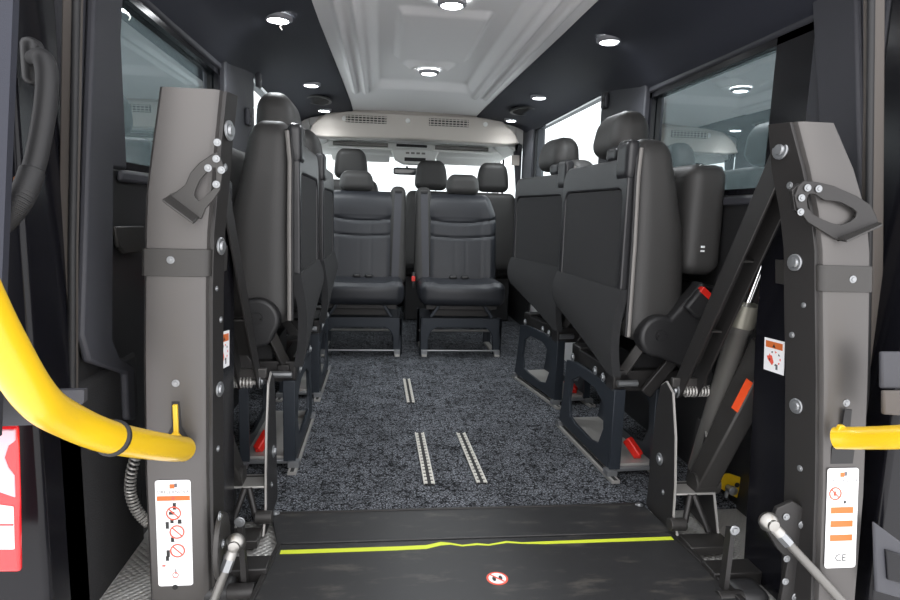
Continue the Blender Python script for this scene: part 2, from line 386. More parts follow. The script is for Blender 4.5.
# rear door surround: D pillar trims, rubber seals, black body corners
Dp = [(88, -60), (119, -60), (106, 165), (105, 340), (112, 356), (127, 366), (129, 420), (121, 420), (119, 374), (82, 362), (74, 335), (80, 150)]
for s, nm in ((-1, 'trim_12'), (1, 'trim_13')):
    b = MB(); P = [aX(px, py, -.864) for px, py in Dp]
    b.prism(P, (.018, 0, 0), 'trim')
    xf = None if s < 0 else (lambda v: Vector((-v.x, v.y-.06, v.z)))
    struct(b.build(nm, bevel=.006, xf=xf))
    b = MB()
    if s < 0: Q = [aY(px, py, 1.27) for px, py in ((63, -80), (80, -80), (77, 100), (74, 250), (74, 640), (57, 640), (58, 250), (60, 100))]
    else: Q = [aY(px, py, 1.22) for px, py in ((870, -80), (886, -80), (885, 100), (884, 250), (880, 640), (860, 640), (867, 250), (870, 100))]
    b.prism(Q, (0, .02, 0), 'seal'); 
    c0 = (Q[1] if s < 0 else Q[0]); c1 = (Q[4] if s < 0 else Q[5])
    b.tube([c0+Vector((s*.004, .0, 0)), (Q[3] if s < 0 else Q[6])+Vector((s*.004, 0, 0)), c1+Vector((s*.004, 0, 0))], .008, 'black', 8)
    struct(b.build('trim_%d' % (14 if s < 0 else 15), bevel=.006, seg=3))
    b = MB()
    b.bb(s*.862, s*1.1, 1.14, 1.30, -.5, 1.8, 'gloss')
    b.bb(s*.862, s*.97, 1.20, 1.60, -.08, .5, 'blkcarpet')
    struct(b.build('trim_%d' % (16 if s < 0 else 17), bevel=.012))
b = MB(); b.bb(-1.1, 1.1, 1.10, 1.2, 1.6, 1.8, 'gloss'); struct(b.build('trim_18', bevel=.01))
b = MB(); b.bb(-1.0, 1.0, 1.08, 1.13, -.45, -.03, 'plastic'); struct(b.build('trim_19', bevel=.01))
# storage pocket in the left wall
b = MB(); P = [aX(px, py, -.862) for px, py in ((110, 226), (140, 226), (140, 252), (120, 254), (114, 246))]
b.prism(P, (.012, 0, 0), 'steel2'); struct(b.build('trim_20', bevel=.004))

# ================================================================== ROOF LAMPS
def lamp(loc, r, label, grp, first=[]):
    if first: return dup(first[0], Vector(loc)-Vector(first[0].location), label)
    t = thing('ceiling_spotlight', loc, label, 'ceiling light', grp); first.append(t)
    x, y, z = loc
    b = MB(); ca = [(math.cos(2*PI*i/32), math.sin(2*PI*i/32)) for i in range(32)]
    b.ring([(x+c_*r*1.28, y+s_*r*1.28, z-.001) for c_, s_ in ca], [(x+c_*r*.95, y+s_*r*.95, z-.007) for c_, s_ in ca], (0, 0, .012), 'ring'); b.build('lamp_ring', t)
    b = MB(); b.lathe((x, y, z+.002), (0, 0, -1), [(0, r*.95), (.006, r*.9), (.0075, r*.6), (.008, .001)], 'lamp', 24); b.build('lamp_lens', t)
    return t
LG = 'recessed round ceiling lamps'
lamp((0, 2.31, 1.622), .042, 'round white lamp in the pale headliner, nearest the rear door', LG)
lamp((0, 3.42, 1.622), .042, 'round white lamp in the pale headliner, farther forward, near the header vents', LG)
LP = [(-.64, 2.46, 1.575), (.655, 2.46, 1.573), (-.655, 3.66, 1.573), (.68, 3.66, 1.570), (-.665, 4.55, 1.572), (.70, 4.55, 1.566)]
LN = ['round lamp in the left cove nearest the rear, short wire hanging from it',
      'round lamp in the dark right cove nearest the rear, above the tinted window',
      'round lamp in the dark left cove, second from the rear, before the oval vent',
      'round lamp in the dark right cove, second from the rear, before the oval vent',
      'small round lamp at the front end of the left cove, beyond the vent',
      'small round lamp at the front end of the right cove, beyond the vent']
for p, l in zip(LP, LN): lamp(p, .042, l, LG)
def spot(loc, e):
    l = bpy.data.lights.new('lamp_light', 'SPOT'); l.energy = e; l.spot_size = math.radians(150); l.spot_blend = .9; l.shadow_soft_size = .04; l.color = (.93, .97, 1)
    o = bpy.data.objects.new('lamp_light', l); o.location = (loc[0], loc[1], loc[2]-.06); COL.objects.link(o)
for p in [(0, 2.31, 1.60), (0, 3.42, 1.60)]+LP: spot(p, (9 if abs(p[0]) < .1 else 6) if p[1] < 4 else 2.5)
b = MB(); b.tube(smoothpath([(-.625, 2.46, 1.575), (-.622, 2.46, 1.56), (-.632, 2.46, 1.55), (-.626, 2.46, 1.538)]), .0022, 'cream', 6)
tag(b.build('dangling_wire'), 'short curled pale wire hanging under the roof lamp above the left rear window', 'wire')
ov = None
for s, lab in ((-1, 'dark oval air outlet set in the left roof cove between two lamps'), (1, 'dark oval air outlet set in the right roof cove between two lamps')):
    if ov is None:
        t = ov = thing('air_vent', (-.66, 4.12, 1.574), lab, 'air vent', 'oval roof air outlets')
        b = MB(); P = [Vector((-.66+.085*math.cos(a), 4.12+.16*math.sin(a), 1.575)) for a in [2*PI*i/28 for i in range(28)]]
        Q = [Vector((-.66+.068*math.cos(a), 4.12+.135*math.sin(a), 1.575)) for a in [2*PI*i/28 for i in range(28)]]
        b.ring(P, Q, (0, 0, -.012), 'plastic'); b.build('vent_frame', t, bevel=.003)
        b = MB(); b.prism([p+Vector((0, 0, -.002)) for p in Q], (0, 0, -.003), 'dark'); 
        for k in range(-2, 3): b.bb(-.72, -.60, 4.12+k*.045-.004, 4.12+k*.045+.004, 1.565, 1.574, 'plastic')
        b.build('vent_louvre', t)
    else: dup(ov, (1.35, 0, -.003), lab)
# two rectangular vents and round plugs on the header
vt = None
for x, z, lab in ((-.37, 1.545, 'slotted rectangular air vent on the cream header, left of the centre plug'), (.25, 1.548, 'slotted rectangular air vent on the cream header, right of the centre plug')):
    if vt is None:
        vt = t = thing('air_vent', (x, 4.69, z), lab, 'air vent', 'slotted header vents')
        b = MB(); b.bb(x-.15, x+.15, 4.690, 4.699, z-.026, z+.026, 'dark'); b.build('vent_backing', t)
        b = MB()
        for k in (-1, 0, 1): b.bb(x-.15, x+.15, 4.684, 4.690, z+k*.018-.0035, z+k*.018+.0035, 'cream')
        for k in range(-5, 6): b.bb(x+k*.028-.003, x+k*.028+.003, 4.684, 4.690, z-.026, z+.026, 'cream')
        b.build('vent_grille', t)
    else: dup(vt, (x+.37, 0, z-1.545), lab)
pl = None
for x, z, l in ((-.53, 1.545, 'round cream plug at the left end of the roof header'), (-.06, 1.55, 'round cream plug between the two header vents'), (.53, 1.55, 'round cream plug at the right end of the roof header')):
    if pl is None:
        b = MB(); b.lathe((x, 4.70, z), (0, -1, 0), [(0, .018), (.006, .018), (.009, .012), (.009, .001)], 'cab'); pl = tag(b.build('round_plug'), l, 'plug', 'round header plugs')
    else: o = pl.copy(); COL.objects.link(o); o.location = (x+.53, 0, z-1.545); o['label'] = l
# sun visors, console, mirror
def visor(x0, x1, lab):
    t = thing('sun_visor', ((x0+x1)/2, 5.5, 1.35), lab, 'sun visor', 'sun visors')
    b = MB(); b.rbox(((x0+x1)/2, 5.6, 1.362), ((x1-x0)/2, .11, .016), .016, 'cab', 8, lambda P: Vector((P.x, P.y, P.z-P.y*.35))); b.build('visor_flap', t)
    b = MB(); b.tube([(x0+.03, 5.68, 1.31), (x0+.03, 5.68, 1.40)], .008, 'cab', 8); b.build('visor_hinge', t)
visor(-.70, -.18, 'pale folded sun visor above the driver side of the windscreen, left of the mirror')
visor(.24, .78, 'pale folded sun visor above the passenger side of the windscreen, right of the mirror')
t = thing('overhead_console', (.03, 5.3, 1.38), 'pale overhead console with switches hanging between the sun visors', 'console')
b = MB(); b.prism([(-.18, 5.28, 1.40), (.24, 5.28, 1.40), (.20, 5.28, 1.31), (.13, 5.28, 1.275), (-.07, 5.28, 1.275), (-.14, 5.28, 1.31)], (0, .12, 0), 'cab'); b.build('console_body', t, bevel=.012)
b = MB(); b.bb(-.06, .12, 5.272, 5.279, 1.30, 1.33, 'dark'); b.build('map_light_recess', t)
for k in range(4):
    b = MB(); b.bb(-.05+k*.045, -.02+k*.045, 5.270, 5.28, 1.36, 1.375, 'piping'); b.build('switch', t)
t = thing('rear_view_mirror', (-.03, 5.5, 1.22), 'small rear view mirror hanging in front of the windscreen', 'mirror')
b = MB(); b.rbox((-.03, 5.45, 1.225), (.12, .018, .032), .018, 'plastic', 8); b.build('mirror_housing', t)
b = MB(); b.rbox((-.03, 5.431, 1.225), (.108, .003, .025), .003, 'mirrorglass', 8); b.build('mirror_glass', t)
b = MB(); b.tube([(-.03, 5.46, 1.24), (-.03, 5.47, 1.27)], .01, 'plastic', 8); b.build('mirror_stalk', t)

# ================================================================== SIDE FACING SEATS (folded)
def side_seat(yc, label, W=.30, s=1, zo=0, rz=0):
    t = thing('folding_seat', (s*.62, yc, 0), label, 'seat', 'side-facing folding seats with cushions tipped up')
    xf = lambda v: Vector((v.x*s, yc+v.y, v.z+(zo if v.z > .45 else 0)))
    def K(b, n, par=None, **k): return b.build(n, par or t, xf=xf, **k)
    # backrest pad
    def fn(P):
        k = (P.z+.30)/.62; wx = .80+.20*(1-sm((k-.15)/.85))     # thinner at the top
        x = -.085+(P.x+.085)*wx*(1.25 if k < .55 else 1.25-.25*(k-.55)/.45)
        dip = .065*sm((P.y+W-.09)/.05)*sm((k-.55)/.4)
        return Vector((x, P.y*(1-.05*sm((k-.7)/.3)), P.z-dip))
    b = MB(); b.rbox((.605, 0, .80), (.085, W, .325), .06, 'leather', (14, 22, 26), fn); K(b, 'backrest')
    # shell with inset cloth
    c = Vector((.497, 0, .79))
    b = MB(); b.ring(rrect(c, Y3, Z3, W-.01, .27, .07), rrect(c+Z3*-.03, Y3, Z3, W-.04, .205, .035), (.03, 0, 0), 'shell')
    b.rbox((.512, -W+.05, 1.055), (.022, .045, .06), .016, 'shell', 8); K(b, 'back_shell', bevel=.006, seg=3)
    b = MB(); b.prism(rrect(c+Vector((.006, 0, -.03)), Y3, Z3, W-.041, .204, .034), (.02, 0, 0), 'fabric'); K(b, 'cloth_panel')
    b = MB(); n1, n2 = 24, 16; vs = []
    lo = lambda y: .365+.15*max(0, (y+W*.85)/(W*1.85))**.9
    for i in range(n1+1):
        y = -W+2*W*i/n1
        for j in range(n2+1):
            f = j/n2; z = .65*(1-f)+lo(y)*f
            vs.append((.495-.020*math.sin(f*PI*.85)+.006*f**3, y*(1-.02*f), z))
    N_ = len(vs); vs += [(x+.028, y, z) for x, y, z in vs]
    q = lambda i, j: i*(n2+1)+j
    fs = []
    for i in range(n1):
        for j in range(n2):
            fs += [(q(i, j), q(i+1, j), q(i+1, j+1), q(i, j+1)), (N_+q(i, j+1), N_+q(i+1, j+1), N_+q(i+1, j), N_+q(i, j))]
    for i in range(n1):
        fs += [(q(i, 0), N_+q(i, 0), N_+q(i+1, 0), q(i+1, 0)), (q(i, n2), q(i+1, n2), N_+q(i+1, n2), N_+q(i, n2))]
    for j in range(n2):
        fs += [(q(0, j), q(0, j+1), N_+q(0, j+1), N_+q(0, j)), (q(n1, j), N_+q(n1, j), N_+q(n1, j+1), q(n1, j+1))]
    b.add(vs, fs, 'fabric'); K(b, 'cloth_skirt', smooth=60)
    b = MB(); b.tube([(.530, -W-.002, .50), (.528, -W-.004, .8), (.526, -W+.002, 1.0), (.535, -W+.012, 1.09)], .0075, 'piping', 8); K(b, 'piping')
    b = MB(); b.tube([(.522, -W-.002, .50), (.520, -W-.004, .8), (.518, -W+.002, 1.0), (.524, -W+.012, 1.09)], .005, 'black', 8); K(b, 'zip')
    # headrest
    def hf(P): k = (P.z+.085)/.17; return Vector((P.x*(1-.25*k)+.01*k, P.y*(1-.2*k*k), P.z))
    b = MB(); b.rbox((.60, .02, 1.165), (.075, .13, .078), .06, 'leather', 14, hf); h = K(b, 'headrest')
    for yy in (-.04, .08):
        b = MB(); b.tube([(.60, yy, 1.08), (.60, yy, 1.12)], .007, 'chrome', 8); K(b, 'headrest_post')
    b = MB(); b.rbox((.545, -W+.19, 1.085), (.03, .05, .028), .02, 'shell', 8); K(b, 'belt_guide')
    # tipped up cushion
    b = MB(); b.rbox((.788, .0, .875), (.068, W-.02, .18), .045, 'leather', (12, 20, 18)); cu = K(b, 'cushion')
    b = MB(); b.bb(.768, .780, -W+.014, -W+.019, .787, .794, 'white'); b.bb(.768, .780, -W+.014, -W+.019, .774, .780, 'white'); K(b, 'care_tag', cu)
        # recliner cover
    b = MB()
    R = []
    for i in range(13): a = PI*.35+PI*1.15*i/12; R.append((.625+.068*math.cos(a), -W-.035, .505+.068*math.sin(a)))
    R += [(.70, -W-.035, .41), (.80, -W-.035, .33), (.835, -W-.035, .36), (.80, -W-.035, .50), (.80, -W-.035, .62), (.755, -W-.035, .685), (.72, -W-.035, .64)]
    b.prism(R, (0, .06, 0), 'plastic'); rc = K(b, 'recliner_cover', bevel=.012, seg=3)
    b = MB(); b.lathe((.625, -W-.036, .51), (0, -1, 0), [(0, .019), (.006, .019), (.006, .012), (.002, .010), (.002, .001)], 'black'); K(b, 'pivot_cap', rc)
    # buckle
    bk = (.735, -W-.05, .615)
    Rm = Matrix.Rotation(math.radians(38), 3, 'Y')
    b = MB(); b.box(bk, (.032, .014, .04), 'plastic', Rm); bu = K(b, 'belt_buckle', bevel=.008)
    b = MB(); b.box(Vector(bk)+Rm@Vector((-.005, -.004, .037)), (.026, .013, .010), 'red', Rm); K(b, 'buckle_button', bu, bevel=.003)
    # mechanism
    b = MB(); b.bb(.52, .80, -W+.06, -W+.12, .30, .37, 'steel'); b.bb(.54, .80, .12, .20, .30, .37, 'steel'); b.bb(.54, .58, -.24, .2, .31, .36, 'steel')
    b.bb(.60, .78, -.2, .1, .33, .42, 'black')
    b.beam((.535, -.20, .30), (.60, -.26, .46), .02, .035, 'steel2')
    b.beam((.62, -.27, .30), (.74, -.28, .46), .02, .04, 'steel')
    K(b, 'fold_mechanism', bevel=.004)
    for p in ((.515, -.17, .33), (.515, -.10, .335), (.515, .12, .33)):
        b = MB(); b.bolt(p, (-1, 0, 0), .016); K(b, 'bolt')
    b = MB(); b.tube([(.53, -.25, .33), (.60, -.25, .33)], .012, 'zinc', 10); K(b, 'pin')
    # pedestal
    o_ = [Vector((.520, y, z)) for y, z in ((-.24, .03), (-.25, .15), (-.25, .30), (-.1, .315), (.1, .315), (.20, .30), (.22, .15), (.25, .03), (.1, .03), (-.1, .03))]
    def hole(x): return [Vector((x, y, z)) for y, z in ((-.15, .085), (-.185, .15), (-.175, .235), (-.09, .27), (.06, .27), (.13, .235), (.15, .15), (.13, .085), (.06, .075), (-.08, .07))]
    b = MB(); b.ring(o_, hole(.520), (.012, 0, 0), 'seatleg'); b.bb(.520, .56, -.255, -.243, .03, .31, 'seatleg'); K(b, 'leg', bevel=.002)
    b = MB(); b.ring([v+X3*.17 for v in o_], hole(.690), (.012, 0, 0), 'seatleg'); b.bb(.67, .702, -.255, -.243, .03, .31, 'seatleg'); K(b, 'leg', bevel=.002)
    b = MB(); b.bb(.53, .70, -.235, .24, .028, .042, 'zincd'); b.bb(.53, .70, -.25, -.235, .02, .034, 'zinc'); K(b, 'base_plate', bevel=.002)
    for x in (.526, .696):
        b = MB(); b.bb(x-.014, x+.014, -.30, .26, .001, .013, 'zincd'); b.bb(x-.006, x+.006, -.30, .26, .013, .014, 'dark')
        b.bb(x-.018, x+.018, -.27, -.235, .013, .032, 'zinc'); b.bb(x-.018, x+.018, .22, .25, .013, .032, 'zinc'); K(b, 'floor_rail', bevel=.002)
    b = MB(); b.beam((.655, -.20, .05), (.625, -.16, .10), .03, .03, 'red'); b.beam((.655, -.20, .05), (.66, -.14, .055), .018, .02, 'red'); K(b, 'release_lever', bevel=.005)
    t.rotation_euler.z = math.radians(rz)
    return t
side_seat(2.13, 'folded black seat facing the right wall, nearest the lift, red buckle showing', rz=3)
side_seat(2.90, 'folded black seat facing the right wall, farther forward by the white window', W=.31, rz=9)
side_seat(2.24, 'folded black seat facing the left wall, nearest the lift, tall rounded bolster showing', s=-1, W=.29, zo=.02)
side_seat(3.02, 'folded black seat facing the left wall, farther forward, mostly hidden', s=-1)

# ================================================================== MID SEATS facing the rear
def frames(K, xc, Y0):
    def frame(y):
        b = MB(); zt, zb = .235, .175
        P = [(-.25, .01), (-.25, zt), (.25, zt), (.25, .01), (.20, .01), (.20, .11), (.185, .15), (.155, .175), (-.155, .175), (-.185, .15), (-.20, .11), (-.20, .01)]
        b.prism([(xc+px, y, z) for px, z in P], (0, .02, 0), 'seatleg'); 
        b.bb(xc-.25, xc-.23, y, y+.05, .01, zt, 'seatleg'); b.bb(xc+.23, xc+.25, y, y+.05, .01, zt, 'seatleg')
        K(b, 'leg_frame', bevel=.004)
    frame(Y0+.05); frame(Y0+.40)
    b = MB(); b.tube([(xc-.24, Y0+.04, .035), (xc+.24, Y0+.04, .035)], .006, 'zinc', 8); K(b, 'cross_rod'); b = MB(); b.tube([(xc-.24, Y0+.35, .10), (xc+.24, Y0+.35, .10)], .008, 'zincd', 8); K(b, 'cross_rod')
    for sx in (-.225, .225):
        b = MB()
        b.bb(xc+sx-.016, xc+sx+.016, Y0+.01, Y0+.46, .001, .014, 'zincd'); b.bb(xc+sx-.018, xc+sx+.018, Y0+.02, Y0+.055, .012, .04, 'zinc')
        K(b, 'floor_rail', bevel=.002)
    b = MB(); b.bb(xc-.22, xc+.22, Y0+.06, Y0+.40, .285, .318, 'steel'); b.beam((xc-.19, Y0+.05, .24), (xc-.14, Y0+.05, .315), .02, .02, 'seatleg', (0, 1, 0)); b.beam((xc+.19, Y0+.05, .24), (xc+.14, Y0+.05, .315), .02, .02, 'seatleg', (0, 1, 0))
    b.bb(xc-.18, xc+.18, Y0+.12, Y0+.36, .235, .29, 'steel')
    K(b, 'seat_frame', bevel=.004)
def mid_seat(xc, label, tower, hx):
    """tower: sign of the side carrying the belt tower"""
    Y0 = 3.58
    t = thing('passenger_seat', (xc, Y0+.25, 0), label, 'seat', 'rear-facing passenger seats')
    def K(b, n, par=None, **k): return b.build(n, par or t, **k)
    def seam(d, w=.010, h=.010): return h*math.exp(-(d/w)**2)
    def fn(P):
        x, y, z = P; k = (z+.30)/.60
        yy = y+.10*k                                      # recline
        if y < 0:
            zc = z-.015*(1-(x/.25)**2)*-1
            c = .018*(x/.22)**2
            yy += seam(z-(.108+.032*(x/.25)**2), .010, .009)+seam(z-(.012+.022*(x/.25)**2), .009, .008)
            if z < .12: yy += seam(abs(x)-.205, .007, .002)
            if -.22 < z < .12: yy += seam(abs(x-.02)-.035, .005, .0014)
            yy += -.016*sm((abs(x)-.15)/.07)*(1-sm((z-.12)/.12))
            if z > .14: yy -= .012*math.exp(-((z-.21)/.06)**2)
        wx = 1-.16*sm((k-.72)/.28)
        return Vector((x*wx, yy, z))
    b = MB(); b.rbox((xc, Y0+.36, .70), (.258, .06, .30), .055, 'leather2', (56, 8, 70), fn); K(b, 'backrest')
    def fc(P):
        x, y, z = P; zz = z
        if z > 0: zz += .012*sm((abs(x)-.14)/.06)-seam(abs(x)-.21, .007, .007)-seam(y+.20, .007, .006)
        return Vector((x, y+.02*(1-(x/.26)**2)*(-1 if y < 0 else 0), zz))
    b = MB(); b.rbox((xc, Y0+.21, .385), (.262, .22, .068), .05, 'leather2', (44, 36, 10), fc); K(b, 'seat')
    def fh(P): k = (P.z+.07)/.14; return Vector((P.x*(1-.15*k**2), P.y, P.z))
    b = MB(); b.rbox((xc+hx, Y0+.46, 1.06), (.112, .05, .068), .05, 'leather', 14, fh); K(b, 'headrest')
    for dx in (-.045, .045):
        b = MB(); b.tube([(xc+hx+dx, Y0+.46, .97), (xc+hx+dx, Y0+.46, 1.01)], .006, 'chrome', 8); K(b, 'headrest_post')
    # belt tower
    tx = xc+tower*.225
    def ft(P):
        k = (P.z+.31)/.62; return Vector((P.x*(1-.10*k)+tower*.0, P.y+.10*k, P.z))
    b = MB(); b.rbox((tx, Y0+.35, .72), (.055, .075, .315), .045, 'leather', (10, 10, 30), ft); tw = K(b, 'belt_tower')
    b = MB(); b.box((tx, Y0+.365, 1.0), (.022, .006, .006), 'black'); K(b, 'belt_slot', tw)
    b = MB(); n = 14; pts = [Vector((tx-tower*.004*i/n*4, Y0+.378-.10*i/n-.004-.008, 1.0-.54*i/n)) for i in range(n+1)]
    for i in range(n): 
        a, c = pts[i], pts[i+1]
        b.add([a+X3*-.022, a+X3*.022, c+X3*.022, c+X3*-.022, a+Vector((-.022, .003, 0)), a+Vector((.022, .003, 0)), c+Vector((.022, .003, 0)), c+Vector((-.022, .003, 0))], [(0, 1, 2, 3), (4, 5, 6, 7), (0, 4, 7, 3), (1, 5, 6, 2)], 'trim')
    K(b, 'seat_belt')
    # small buckles where back meets cushion
    for dx in (-.03, .045):
        b = MB(); b.rbox((xc+dx, Y0+.28, .463), (.024, .02, .012), .01, 'plastic', 6); K(b, 'belt_buckle')
    if tower > 0: return frames(K, xc, Y0)
    b = MB(); b.rbox((xc+tower*.285, Y0+.30, .44), (.014, .02, .05), .01, 'plastic', 6); bs = K(b, 'belt_buckle')
    b = MB(); b.box((xc+tower*.287, Y0+.279, .45), (.012, .004, .016), 'red'); K(b, 'buckle_button', bs, bevel=.002)
    frames(K, xc, Y0)
mid_seat(.250, 'black leather seat facing the rear, right of the aisle gap, belt tower on its left', -1, .035)
mid_seat(-.365, 'black leather seat facing the rear, left of the gap, partly behind folded seats', 1, -.045)

# ================================================================== FRONT CAB SEATS
def cab_seat(x, zt, wd, label):
    t = thing('cab_seat', (x, 4.85, 0), label, 'seat', 'front cab seats seen from behind')
    b = MB(); b.rbox((x, 4.82, zt-.09), (.13, .055, .115), .055, 'leather', 16, lambda P: Vector((P.x*(1-.26*((P.z+.115)/.23)**2.5), P.y, P.z))); b.build('headrest', t)
    for dx in (-.04, .04):
        b = MB(); b.tube([(x+dx, 4.82, zt-.24), (x+dx, 4.82, zt-.17)], .007, 'chrome', 8); b.build('headrest_post', t)
    b = MB(); b.rbox((x, 4.80, zt-.52), (wd, .07, .31), .06, 'leather', (18, 8, 20), lambda P: Vector((P.x*(1-.18*sm((P.z)/.31)), P.y+.06*P.z, P.z))); b.build('backrest', t)
    b = MB(); b.rbox((x, 5.06, zt-.82), (wd, .24, .07), .05, 'leather', 12); b.build('seat', t)
    b = MB(); b.bb(x-wd*.8, x+wd*.8, 4.85, 5.25, .002, zt-.89, 'plastic'); b.build('seat_base', t, bevel=.01)
cab_seat(-.485, 1.315, .25, 'driver seat with tall headrest, far left beyond the rear-facing seats')
cab_seat(.135, 1.25, .235, 'front cab seat whose large headrest shows above the gap between rear-facing seats')
cab_seat(.625, 1.25, .225, 'front cab seat farthest right, headrest half hidden behind a smaller headrest')

# ================================================================== FLOOR TRACKS
def track(p0, p1, label, k):
    (x0, y0), (x1, y1) = p0, p1
    t = thing('floor_track', ((x0+x1)/2, (y0+y1)/2, 0), label, 'floor track', 'perforated floor anchor tracks')
    b = MB(); w = .018; a = [(x0-w, y0, .0015), (x0+w, y0, .0015), (x1+w, y1, .0015), (x1-w, y1, .0015)]
    b.prism(a, (0, 0, .004), 'dark'); b.build('track_channel', t)
    b = MB(); n = int((y1-y0)/.026)
    for sg in (-1, 1):
        b.prism([(x0+sg*w, y0, .002), (x0+sg*(w-.004), y0, .002), (x1+sg*(w-.004), y1, .002), (x1+sg*w, y1, .002)], (0, 0, .006), 'zinct')
        for i in range(n):
            f = (i+.1)/n; f2 = (i+.6)/n
            xa = x0+(x1-x0)*f; xb = x0+(x1-x0)*f2; ya = y0+(y1-y0)*f; yb = y0+(y1-y0)*f2
            b.prism([(xa+sg*(w-.003), ya, .004), (xa+sg*(w-.012), ya, .004), (xb+sg*(w-.012), yb, .004), (xb+sg*(w-.003), yb, .004)], (0, 0, .005), 'zinct')
    b.build('track_lip', t)
track((-.077, 1.845), (-.082, 2.305), 'left one of the two near perforated metal tracks in the carpet', 0)
track((.095, 1.845), (.083, 2.298), 'right one of the two near perforated metal tracks in the carpet', 1)
track((-.098, 2.69), (-.103, 3.09), 'short single metal track in the carpet farther forward, before the rear-facing seats', 2)

# ================================================================== WHEELCHAIR LIFT
lift = thing('wheelchair_lift', (.03, 1.3, 0), 'wheelchair lift with grey columns, black platform and yellow hand rails at the rear opening', 'wheelchair lift')
def sect(z, yf, xi, xo, d, bv=.016):     # column section, counter-clockwise
    return [Vector((xi, yf+d, z)), Vector((xi, yf+bv, z)), Vector((xi+bv*.35, yf+bv*.35, z)), Vector((xi+bv, yf, z)), Vector((xo-.006, yf, z)), Vector((xo, yf+.006, z)), Vector((xo, yf+d, z))]
def column(side):
    R = side > 0
    def loft(b, secs, m, cap=True):
        vs = [p for s_ in secs for p in s_]; n = len(secs[0])
        fs = [(i*n+k, i*n+(k+1) % n, (i+1)*n+(k+1) % n, (i+1)*n+k) for i in range(len(secs)-1) for k in range(n)]
        fs += [list(range(n)), [(len(secs)-1)*n+k for k in range(n)]]; b.add(vs, fs, m)
    if R:   # z, front y, inner x, outer x, depth
        T = [(-.03, 1.10, .712, .800, .17), (.3, 1.12, .700, .800, .17), (.55, 1.145, .690, .797, .17), (.70, 1.16, .680, .792, .17), (.82, 1.17, .672, .785, .17), (.90, 1.18, .660, .775, .165), (.99, 1.19, .637, .742, .15), (1.083, 1.20, .606, .693, .11)]
        mx = lambda x: x
    else:
        T = [(-.03, 1.30, .612, .742, .16), (.3, 1.30, .610, .742, .16), (.55, 1.30, .604, .735, .16), (.70, 1.30, .600, .728, .16), (.82, 1.30, .594, .722, .16), (.90, 1.30, .585, .716, .155), (1.0, 1.30, .575, .700, .14), (1.105, 1.30, .562, .682, .12)]
        mx = lambda x: -x
    xf = None if R else (lambda v: Vector((-v.x, v.y, v.z)))
    def at(z):
        for a, c in zip(T, T[1:]):
            if a[0] <= z <= c[0]:
                f = (z-a[0])/(c[0]-a[0]); return [a[i]+(c[i]-a[i])*f for i in range(5)]
        return list(T[-1])
    lab = 'column on the right with the black hooked bracket pointing right' if R else 'column on the left with the steel hooked bracket and the tall pictogram label'
    b = MB(); loft(b, [sect(q_[0], q_[1], q_[2], q_[3], .045) for q_ in T], 'silver')
    colm = b.build('column', lift, xf=xf, smooth=30, label=lab)
    # inner side plate, standing just proud of the column
    b = MB()
    d0 = .014; DP = .09 if R else .058; SL = .018 if R else .012
    prof = [(z, yf+d0, xi) for z, yf, xi, xo, d in T]
    back = [(z, yf+DP-(.03 if z > 1.05 and R else 0), xi-SL) for z, yf, xi, xo, d in T]
    vs = [Vector((x-.006, y, z)) for z, y, x in prof]+[Vector((x-.006, y, z)) for z, y, x in back]+[Vector((x+.002, y, z)) for z, y, x in prof]+[Vector((x+.002, y, z)) for z, y, x in back]
    n = len(prof); fs = []
    for i in range(n-1):
        fs += [(i, i+1, n+i+1, n+i), (2*n+i, 3*n+i, 3*n+i+1, 2*n+i+1), (i, 2*n+i, 2*n+i+1, i+1), (n+i, n+i+1, 3*n+i+1, 3*n+i)]
    fs += [(n-1, 3*n-1, 4*n-1, 2*n-1), (0, n, 3*n, 2*n)]
    b.add(vs, fs, 'steel'); b.build('side_plate', colm, xf=xf, bevel=.001)
    # black guard behind the column
    b = MB(); z_ = -.01
    q0, q1 = at(.0), at(.9)
    gx = q0[2]-.012; ye_ = 1.405 if R else 1.52; b.prism([(gx, q0[1]+DP-.005, -.01), (gx, ye_-.05, -.01), (gx, ye_-.03, .3), (gx, ye_, .6), (gx, ye_+.01, .93), (gx, q1[1]+DP-.005, .97)], (.01, 0, 0), 'gloss')
    b.build('side_guard', colm, xf=xf, bevel=.002)
    # collar
    a, c = at(.735 if R else .728), at(.79 if R else .785)
    b = MB(); e = .004
    loft(b, [sect(a[0], a[1]-e, a[2]-e, a[3]+e, a[4]*.9), sect(c[0], c[1]-e, c[2]-e, c[3]+e, c[4]*.9)], 'steel2'); b.build('collar', colm, xf=xf, bevel=.001)
    # bolts
    def B_(x, y, z, ax, r, m='zinc'):
        b = MB(); b.bolt((x, y, z), ax, r, m); b.build('bolt', colm, xf=xf)
    f = (0, -1, 0); sd = (-1, 0, 0)
    q_ = at(.762); B_((q_[2]+q_[3])/2+.01, q_[1]-e, q_[0], f, .008)
    q_ = at(.50); B_((q_[2]+q_[3])/2+.0, q_[1], q_[0], f, .008)
    for z, r, k in ((.475, .017, .06), (.63, .007, .07), (.34, .007, .05), (.79, .019, .06), (1.03, .021, .052), (.955, .008, .05), (.70, .006, .04)):
        k = k if R else k*.55+.006
        q_ = at(z); B_(q_[2]-.007-SL*(k-.014)/(DP-.014), q_[1]+k, z, (-1, -.2, 0), r)
    # slot for the hand rail
    q_ = at(.385); sx = q_[2]+.044 if R else q_[2]+.064
    b = MB(); hz = .405 if R else .375
    P = [(sx+dx, hz+dz) for dx, dz in ((-.008, .085), (.008, .085), (.010, .03), (.026, .0), (.026, -.035), (.014, -.05), (-.014, -.05), (-.026, -.035), (-.026, .0), (-.010, .03))]
    b.prism([(x, q_[1]-.0015+(-.004 if 0 else 0), z) for x, z in P], (0, .004, 0), 'black'); b.build('rail_slot', colm, xf=xf)
    # label on the front face
    b = MB()
